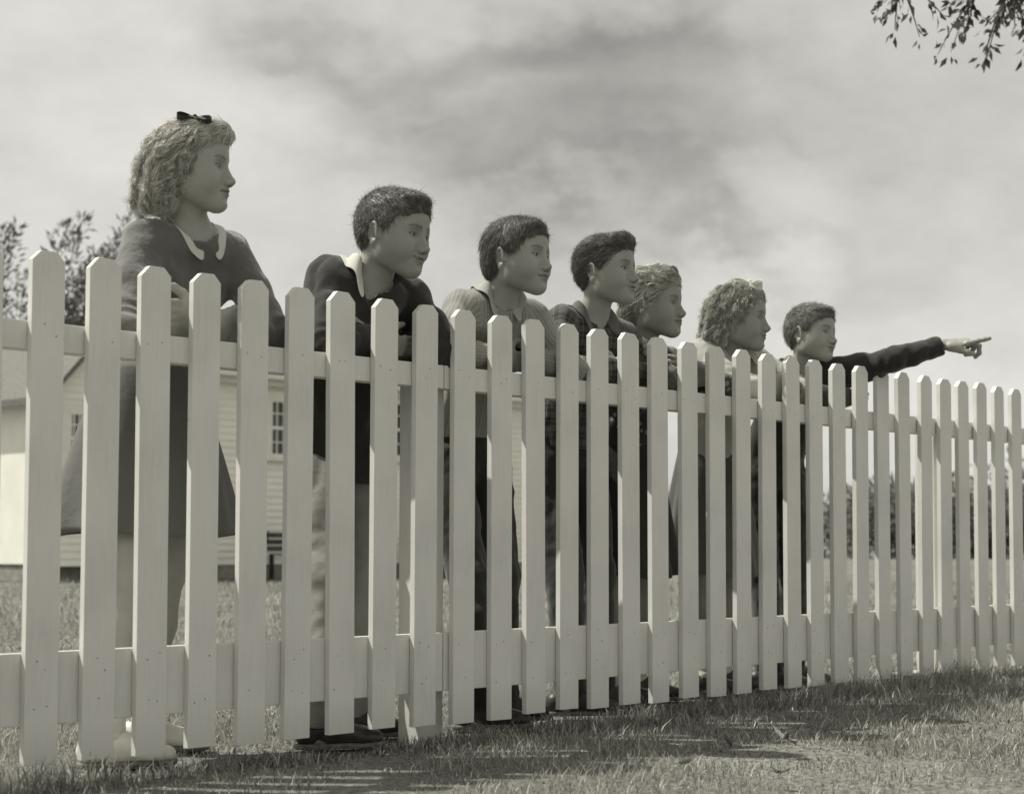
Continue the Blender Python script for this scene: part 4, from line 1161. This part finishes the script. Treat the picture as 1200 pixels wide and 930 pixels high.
# in the fence frame: x along, y towards the children, z up
rng_f = np.random.default_rng(9)
def add_nails(mb, rg):
    n_ = 8
    for zz in (.165, .255, .975):
        for s in (1, -1):
            if rg.random() < .30: continue
            q = (s * (.014 + rg.normal(0, .006)), .0002, zz + rg.normal(0, .011)); r_ = .0017 + .0007 * rg.random()
            mb.add([(q[0] + r_ * math.cos(a), y_, q[2] + r_ * math.sin(a)) for y_ in (-.0005, .004) for a in np.linspace(0, 2 * math.pi, n_ + 1)[:-1]],
                   [tuple(range(n_))] + [(i, n_ + i, n_ + (i + 1) % n_, (i + 1) % n_) for i in range(n_)])
for t in TS:
    W, TH = .0785 + rng_f.normal(0, .0012), .0178; z0 = .047 + rng_f.normal(0, .003); z1 = 1.160 + rng_f.normal(0, .0015); c1, c2 = .021 + rng_f.normal(0, .0012), .023 + rng_f.normal(0, .0012)
    t0 = t + .0115
    poly = [(-W / 2, z0), (W / 2, z0 + rng_f.normal(0, .001)), (W / 2, z1 - c1), (W / 2 - c1 * .95, z1), (-W / 2 + c2 * .95, z1 + rng_f.normal(0, .001)), (-W / 2, z1 - c2)]
    mb = MB(); mb.prism(poly, TH, 0.0, lambda p, z: (p[0], z, p[1]))
    # subdivide the board a little and let it warp: bow and twist
    bow_, tw = rng_f.normal(0, .0018), rng_f.normal(0, .006)
    nf = len(mb.f)
    add_nails(mb, rng_f)
    o = mb.build('picket', PAINT, fence, bevel=.0016, loc=(t0, rng_f.normal(0, .0006), 0)); o.data.materials.append(NAIL)
    for k_, p_ in enumerate(o.data.polygons): p_.material_index = int(k_ >= nf)
    o.rotation_euler = (rng_f.normal(0, .0015), rng_f.normal(0, .0022), rng_f.normal(0, .01))
def rail(x0, x1, z0, z1, y0, y1):
    mb = MB(); mb.box(((x0 + x1) / 2, (y0 + y1) / 2, (z0 + z1) / 2), (x1 - x0, y1 - y0, z1 - z0)); return mb.build('rail', PAINT, fence, bevel=.002)
RY = .0195
for a, b_ in ((-.6, 1.058), (1.061, 3.716), (3.719, 4.8)):
    rail(a, b_, .943, 1.006, RY, RY + .044); rail(a, b_, .132, .288, RY, RY + .022)
for tp_ in (-1.6, 1.06, 3.715):
    mb = MB(); mb.box((tp_, RY + .046 + .043, .46), (.086, .086, 1.06)); o = mb.build('post', PAINT, fence, bevel=.003)
foot = mat_noise('concrete_footing', .38, .52, scale=25, rough=.9, bump=.5, bdist=.004)
for tp_, w_, h_ in ((3.60, .30, .05),):
    mb = MB(); mb.box((tp_, .06, h_ / 2 - .01), (w_, .15, h_ + .02)); mb.build('footing', foot, fence, bevel=.008)

# ------------------------------------------------------------------ white house beyond the lawn
def at(px, py, Y):
    x = (px - 680) / 2000; y = (538 - py) / 2000; p = math.radians(3)
    r = np.array([x, math.cos(p) - y * math.sin(p), math.sin(p) + y * math.cos(p)]); return r * (Y / r[1]) + np.array([0, 0, .55 * S_])
def house():
    A = at(60, 633, 26.0); A[2] = 0
    hz = fence_rz; root = empty('white_house', tuple(A), hz); tag(root, 'white clapboard house with small-paned windows and a gabled wing, across the lawn', 'house')
    c, s = math.cos(hz), math.sin(hz)
    def u_at(px, off=0.0, py=640):      # distance along the wall of a sight line
        k = (px - 680) / 2000; X0 = A[0] + off * s; Y0 = A[1] - off * c
        return (k * Y0 - X0) / (c - k * s)
    def zof(px, py, off=0.0): u = u_at(px, off); Y = A[1] + u * s - off * c; return at(px, py, Y)[2]
    white = mat_noise('clapboard_paint', .80, .88, scale=3, rough=.6); trim = mat_noise('window_trim_paint', .72, .8, scale=4, rough=.5)
    glass = mat_noise('window_glass', .02, .05, scale=2, rough=.08, spec=.6); roofm = mat_noise('roof_shingle', .12, .22, scale=30, rough=.9)
    ue = u_at(520) + 6.0; H = zof(262, 434); pass
    g0 = u_at(63, .35); gm = u_at(113, .35); g1 = 2 * gm - g0; HG = zof(66, 452, .35); GS = (zof(113, 396, .35) - HG) / (gm - g0)
    def boards(name, pts_fn, z0, z1, y, mat, step=.115):
        mb = MB(); z = z0
        while z < z1:
            zt = min(z + step, z1); a, b = pts_fn(z), pts_fn(zt)
            if a is None or b is None: break
            mb.add([(a[0], y - .018, z), (a[1], y - .018, z), (b[1], y, zt), (b[0], y, zt)], [(0, 1, 2, 3)])
            mb.add([(a[0], y - .018, z), (a[0], y, z), (a[1], y, z), (a[1], y - .018, z)], [(0, 1, 2, 3)])
            z = zt
        return mb.build(name, mat, root)
    boards('wall', lambda z: (g1 - .1, ue), .25, H, 0, white)
    # gabled wing at the left end, standing a little forward
    def gab(z): 
        if z <= HG: return (g0, g1)
        k = (z - HG); return (g0 + k / GS, g1 - k / GS) if g0 + k / GS < g1 - k / GS else None
    boards('gable_wall', gab, .25, HG + GS * (g1 - g0) / 2 - .02, -.35, white)
    mb = MB(); pk = HG + GS * (g1 - g0) / 2
    for s_ in (-1, 1):
        e = g0 - .25 if s_ < 0 else g1 + .25; ze = HG - .25 * GS
        mb.add([(e, -.55, ze), (gm, -.55, pk), (gm, 6, pk), (e, 6, ze), (e, -.55, ze + .10), (gm, -.55, pk + .12), (gm, 6, pk + .12), (e, 6, ze + .10)], [(0, 1, 2, 3), (4, 7, 6, 5), (0, 4, 5, 1), (3, 2, 6, 7), (0, 3, 7, 4), (1, 5, 6, 2)])
    mb.build('gable_roof', roofm, root)
    mb = MB()
    mb.box(((g0 + g1) / 2, 3.2, (HG + .25) / 2), (g1 - g0 - .04, 6.4 + .6, HG - .3)); mb.box(((g1 + ue) / 2, 3.1, H / 2 + .1), (ue - g1 - .04, 6, H - .25)); mb.build('house_shell', white, root)
    mb = MB(); mb.box(((g0 + ue) / 2, 3, .13), (ue - g0 - .1, 6, .24)); mb.build('foundation', mat_noise('foundation_stone', .2, .34, scale=8, rough=.9), root)
    mb = MB(); mb.add([(g1, -.38, H), (ue + .3, -.38, H), (ue + .3, 3, H + .75), (g1, 3, H + .75), (g1, 6.4, H), (ue + .3, 6.4, H), (g1, -.38, H - .02), (ue + .3, -.38, H - .02)], [(0, 1, 2, 3), (3, 2, 5, 4), (0, 3, 4), (1, 5, 2), (0, 6, 7, 1)])
    mb.build('roof', roofm, root)
    mb = MB(); mb.box(((g1 + ue) / 2 + .1, -.30, H - .05), (ue - g1 - .1, .14, .12)); mb.box(((g1 + ue) / 2 + .1, -.10, H - .13), (ue - g1 - .1, .16, .16)); mb.build('eaves_board', trim, root)
    def window(u, z0, z1, w, y):
        fr = MB(); t = .09
        for bx in [((u, y - .03, z0 - .04), (w + .32, .10, .07)), ((u, y - .02, z1 + .06), (w + .26, .07, .12)), ((u - w / 2 - .06, y - .02, (z0 + z1) / 2), (.12, .06, z1 - z0 + .01)), ((u + w / 2 + .06, y - .02, (z0 + z1) / 2), (.12, .06, z1 - z0 + .01))]: fr.box(*bx)
        f = fr.build('window', trim, root)
        sa = MB()
        for zz in (z0 + .02, (z0 + z1) / 2, z1 - .02): sa.box((u, y - .035, zz), (w, .035, .055))
        for k in (-1, 1): sa.box((u + k * (w / 2 - .02), y - .0362, (z0 + z1) / 2), (.045, .030, z1 - z0))
        for k in (-1, 1): sa.box((u + k * w / 6, y - .034, (z0 + z1) / 2), (.022, .02, z1 - z0))
        for q in (.25, .75): sa.box((u, y - .0335, z0 + (z1 - z0) * q), (w, .018, .022))
        sa.build('sash', trim, f)
        g = MB(); g.box((u, y - .012, (z0 + z1) / 2), (w - .01, .006, z1 - z0 - .01)); g.build('pane', glass, f)
    z0, z1 = zof(322, 535), zof(322, 468); w = u_at(338) - u_at(314)
    window((u_at(338) + u_at(312)) / 2, z0, z1, w * .98, -.02)
    z0, z1 = zof(84, 545, .35), zof(84, 482, .35); w = (u_at(95, .35) - u_at(77, .35))
    window((u_at(95, .35) + u_at(77, .35)) / 2, z0, z1, w, -.372)
    for px in (400, 452, 505): window(u_at(px), zof(px, 536), zof(px, 470), .75, -.02)
    # garden bench against the wall and a low shrub
    iron = mat_noise('dark_iron', .03, .06, rough=.5)
    wood = mat_noise('bench_wood', .05, .11, scale=12, rough=.8)
    def benchat(px, name, label, lbl):
        u = u_at(px); p = A + np.array([c, s, 0]) * u + np.array([s, -c, 0]) * .9
        b = empty(name, (p[0], p[1], 0), hz); tag(b, label, 'bench', 'garden benches against the house')
        mb = MB()
        for k in range(4): mb.box((0, -.25 + k * .11, .42), (1.15, .085, .03))
        mb.build('seat', wood, b)
        mb = MB()
        for k in range(3): mb.box((0, .18 + .02 * k, .52 + k * .11), (1.15, .025, .08))
        mb.build('backrest', wood, b)
        for s_ in (-1, 1):
            for y_ in (-.22, .16):
                mb = MB(); mb.box((s_ * .5, y_, .205), (.06, .06, .40)); mb.build('leg', iron, b)
            mb = MB(); mb.tube([(s_ * .54, .20, .80), (s_ * .54, .22, .70), (s_ * .54, .18, .62), (s_ * .54, 0, .62), (s_ * .54, -.20, .64), (s_ * .54, -.27, .60), (s_ * .54, -.25, .54), (s_ * .54, -.21, .56)], .018, 6); mb.build('armrest', iron, b, True)
        mb = MB(); mb.box((0, -.22, .20), (1.0, .03, .30)); mb.build('apron', wood, b)
    benchat(315, 'garden_bench', 'dark slatted garden bench under the house window, seen behind the tall girl', 0)
    benchat(472, 'garden_bench', 'dark slatted garden bench farther right along the white house wall', 0)
house()

# ------------------------------------------------------------------ trees
def leaf_mat(name, v, rough=.55, tr=.4):
    m, nt, b = new_mat(name)
    at_ = N(nt, 'ShaderNodeAttribute', attribute_name='Col'); nt.links.new(at_.outputs['Color'], b.inputs['Base Color']); b.inputs['Roughness'].default_value = rough
    t = N(nt, 'ShaderNodeBsdfTranslucent'); nt.links.new(at_.outputs['Color'], t.inputs[0]); mx = N(nt, 'ShaderNodeMixShader'); mx.inputs[0].default_value = tr
    nt.links.new(b.outputs[0], mx.inputs[1]); nt.links.new(t.outputs[0], mx.inputs[2]); nt.links.new(mx.outputs[0], [q for q in nt.nodes if q.type == 'OUTPUT_MATERIAL'][0].inputs[0])
    return m
LEAF = leaf_mat('leaves', .1); BARK = mat_noise('bark', .06, .16, scale=14, rough=.95, bump=.8, bdist=.02, stretch=(1, 1, .25))
def leaves(name, P, D, size, rng, mat, parent, v=(.05, .12), asp=.42, org=(0, 0, 0)):
    n = len(P); D = D / (np.linalg.norm(D, axis=1, keepdims=True) + 1e-9); r = rng.normal(0, 1, (n, 3)); A = np.cross(D, r); A /= np.linalg.norm(A, axis=1, keepdims=True) + 1e-9
    U = np.cross(A, D); s = size * rng.uniform(.6, 1.3, n)[:, None]
    V = np.stack([P, P + D * s * .45 + A * s * asp * .5 + U * s * .06, P + D * s * .45 - A * s * asp * .5 + U * s * .06, P + D * s - U * s * .08, P + D * s * .5], 1).reshape(-1, 3)
    b = np.arange(n)[:, None] * 5; T = np.concatenate([b + [[0, 1, 4]], b + [[0, 4, 2]], b + [[1, 3, 4]], b + [[4, 3, 2]]])
    c = np.outer(np.repeat(rng.uniform(*v, n), 5), np.array(g3(1.0)[:3]))
    return mesh_np(name, V - np.array(org), T, mat, parent, True, c)
def tree(x, y, h, r, label, seed, cat='tree', cb=.35, nl=9000, ls=.12, group=None, squash=1.0, v=(.05, .12), wisp=0.0, trunk=.05):
    rng = np.random.default_rng(seed); root = empty('tree', (x, y, 0)); tag(root, label, cat, group)
    mb = MB(); top = h * .8; pts = [(0, 0, -.1)]; 
    for k in range(1, 7): pts.append((rng.normal(0, .02) * h * k / 6, rng.normal(0, .02) * h * k / 6, top * k / 6))
    mb.tube(pts, [trunk * h * (1 - .8 * k / 6) for k in range(7)], 8); tips = []
    for k in range(34):
        f = cb + (1 - cb) * rng.random() ** .8; i = min(int(f * 6 * .8), 5); b = Vector(pts[i]).lerp(Vector(pts[i + 1]), rng.random()); a = rng.uniform(0, 6.28)
        rr = r * math.sqrt(max(.05, 1 - ((f - .55) / .55) ** 2)) * rng.uniform(.75, 1.15); e = Vector((math.cos(a) * rr, math.sin(a) * rr, 0)) + Vector((0, 0, f * h * rng.uniform(.92, 1.08)))
        mid = b.lerp(e, .5) + Vector((0, 0, -.05 * h * rng.random())); mb.tube([b, mid, e], [.014 * h, .008 * h, .003 * h], 5); tips += [(mid, .5), (e, 1), (b.lerp(e, .75), .8)]
    mb.build('trunk', BARK, root, True)
    T = np.array([t[0] for t in tips]); idx = rng.integers(0, len(T), nl); cl = T[idx]; q = rng.normal(0, 1, (nl, 3)); q /= np.linalg.norm(q, axis=1, keepdims=True)
    P = cl + q * (rng.random((nl, 1)) ** .5) * r * .36 * np.array([1, 1, .75]); cen = np.array([0, 0, h * .6]); D = q + (P - cen) / r * .6 + np.array([0, 0, -.2 + wisp])
    leaves('crown', P, D, ls, rng, LEAF, root, v)
    return root
p = at(40, 640, 13.0)
def bush(px, Y, h, r, label, seed, nl=5200, ls=.10):
    """upright feathery shrub: many thin leaders carrying small leaves"""
    p = at(px, 640, Y); rng = np.random.default_rng(seed); root = empty('tree', (p[0], p[1], 0)); tag(root, label, 'tree'); mb = MB(); P = []; D = []
    for k in range(60):
        a = rng.uniform(0, 6.28); tilt = rng.uniform(.05, .50); L = h * rng.uniform(.55, 1.0); b = Vector((rng.normal(0, .12), rng.normal(0, .12), 0)); d = Vector((math.cos(a) * tilt, math.sin(a) * tilt, 1)).normalized(); pts = [b]
        for j in range(9): d = (d + Vector((rng.normal(0, .07), rng.normal(0, .07), .0)) + Vector((math.cos(a), math.sin(a), -.4)) * .03).normalized(); pts.append(pts[-1] + d * L / 9)
        mb.tube(pts, [.035 * (1 - i / 11) for i in range(10)], 5)
        m = int(nl / 60)
        for j in range(m):
            f = rng.uniform(.12, 1) ** .7 * 9; i = min(int(f), 8); q = pts[i].lerp(pts[i + 1], f - i); w = .30 * (1.15 - f / 9) * r; v = Vector((rng.normal(0, 1), rng.normal(0, 1), rng.normal(.3, .6))); P.append(q + v * w * 1.0); D.append(v + d * 1.2)
    mb.build('trunk', BARK, root, True); leaves('crown', np.array([tuple(q) for q in P]), np.array([tuple(q) for q in D]), ls, rng, LEAF, root, (.05, .13), asp=.3)
bush(-6, 33.5, 7.9, 1.3, 'tall feathery tree behind the left end of the white house', 4, nl=26000, ls=.15)
# far tree line at the right
for i, (px, Y, h, r) in enumerate([(860, 95, 4.6, 3.2), (950, 100, 5.2, 3.6), (1042, 90, 4.9, 3.4), (1075, 96, 5.6, 3.6), (1130, 92, 4.6, 3.2), (1165, 88, 5.2, 3.5), (1225, 90, 6.0, 4.2), (560, 90, 5.6, 3.6), (640, 96, 5.0, 3.5), (740, 98, 5.0, 3.5)]):
    h *= .72; p = at(px, 640, Y)
    lab = ['low round tree far off behind the curly-haired girl', 'low round tree far off behind the pointing boy', 'round tree far off, seen under the pointing arm', 'tallest round tree far off right of the pointing boy', 'small round tree far off behind the right end of the fence', 'round tree far off beside the rightmost pickets', 'broad tree far off at the right edge of the view',
           'round tree far off beyond the end of the house', 'round tree far off behind the striped shirt boy', 'round tree far off behind the plaid shirt boy'][i]
    tree(p[0], p[1], h, r, lab, 100 + i, cb=.15, nl=2600, ls=.42, group='trees along the far edge of the field', v=(.12, .22))

# overhanging shade tree: trunk stands right of the view, one bough reaches into it
def shade_tree():
    rng = np.random.default_rng(77); B = np.array([4.1, 8.6, 0]); root = empty('tree', tuple(B)); tag(root, 'leafy bough of a shade tree hanging into the upper right corner', 'tree')
    mb = MB(); mb.tube([(0, 0, -.1), (.05, 0, .8), (0, .05, 1.8), (-.1, 0, 2.9), (-.15, 0, 4.2), (-.1, .1, 5.6)], [.24, .18, .16, .14, .11, .05], 12)
    tips = []
    def bough(a, b, r0, sag, n):
        a, b = Vector(a), Vector(b); pts = [a.lerp(b, i / 8) + Vector((rng.normal(0, .03), rng.normal(0, .03), sag * math.sin(math.pi * i / 8))) for i in range(9)]
        mb.tube(pts, [r0 * (1 - .85 * i / 8) for i in range(9)], 7)
        for k in range(n):
            i = rng.integers(2, 9); q = pts[min(i, 8)]; d = Vector((rng.normal(-.2, .6), rng.normal(0, .6), rng.uniform(-1.1, .25))).normalized(); L = rng.uniform(.12, .30); tw = [q + d * L * j / 5 + Vector((0, 0, -.10 * L * (j / 5) ** 2 * 3)) for j in range(6)]
            mb.tube(tw, [.007, .006, .005, .004, .003, .002], 4, cap=False); tips.extend([(tw[j], (tw[j] - tw[j - 1])) for j in range(1, 6)])
    t0 = at(1135, 24, 8.4) - B; t1 = at(1060, 0, 8.0) - B; t2 = at(1185, 24, 8.8) - B
    bough((-.12, 0, 3.2), tuple(t0 + [0, 0, .12]), .07, .12, 34); bough((-.12, 0, 3.4), tuple(t1 + [0, 0, .10]), .06, .15, 26); bough((-.1, 0, 3.0), tuple(t2 + [0, 0, .10]), .06, .12, 46)
    for k in range(14):
        a = rng.uniform(-1.2, 2.4); bough((-.1, 0, rng.uniform(3.2, 5.2)), (math.cos(a) * rng.uniform(1, 2.4), math.sin(a) * rng.uniform(.8, 2.2), rng.uniform(4.2, 6.4)), .05, .1, 12)
    mb.build('trunk', BARK, root, True)
    P = []; D = []
    for q, d in tips:
        for k in range(3): v = Vector((rng.normal(0, .6), rng.normal(0, .6), rng.normal(-.5, .5))) + d.normalized() * .5; P.append(tuple(q + v * .02)); D.append(tuple(v))
    leaves('crown', np.array(P), np.array(D), .055, rng, LEAF, root, (.05, .11), asp=.42)
shade_tree()

# fallen leaves on the grass in front
def fallen():
    rng = np.random.default_rng(12); m = mat_noise('dry_leaf', .16, .34, scale=60, rough=.8, bump=.3)
    md = mat_noise('dark_dry_leaf', .03, .07, scale=60, rough=.8)
    for i, (px, py, s, mm, lab) in enumerate([(922, 868, .075, m, 'large pale curled dry leaf on the grass, right foreground'), (857, 871, .040, md, 'dark curled leaf on the grass, left of the pale leaf'), (915, 905, .038, md, 'dark leaf on the grass at the bottom edge, below the pale leaf'), (803, 893, .03, md, 'small dark leaf on the grass, leftmost of the fallen leaves')]):
        r = at(px, py, 1.0) - np.array([0, 0, .55 * S_]); k = -(.55 * S_ - .035) / r[2]; P = r * k + np.array([0, 0, .55 * S_])
        V = []; n = 9; a0 = rng.uniform(0, 6)
        outline = [(0, -1.0), (.28, -.55), (.62, -.5), (.42, -.1), (.75, .15), (.35, .3), (.30, .75), (0, 1.05), (-.30, .7), (-.38, .28), (-.78, .2), (-.45, -.12), (-.6, -.5), (-.25, -.55)]
        V = [(0, 0, .10 * s)] + [(x * s * .6, y * s * .6, (.35 * x * x + .22 * y * y + .08 * math.sin(5 * x + i)) * s) for x, y in outline]
        F_ = np.array([(0, 1 + j, 1 + (j + 1) % len(outline)) for j in range(len(outline))])
        o = mesh_np('fallen_leaf', np.array(V), F_, mm, None, False, loc=tuple(P)); o.rotation_euler = (rng.normal(.3, .2), rng.normal(0, .3), a0)
        md_ = o.modifiers.new('thick', 'SOLIDIFY'); md_.thickness = .0012
        tag(o, lab, 'leaf', 'fallen leaves on the grass')
fallen()
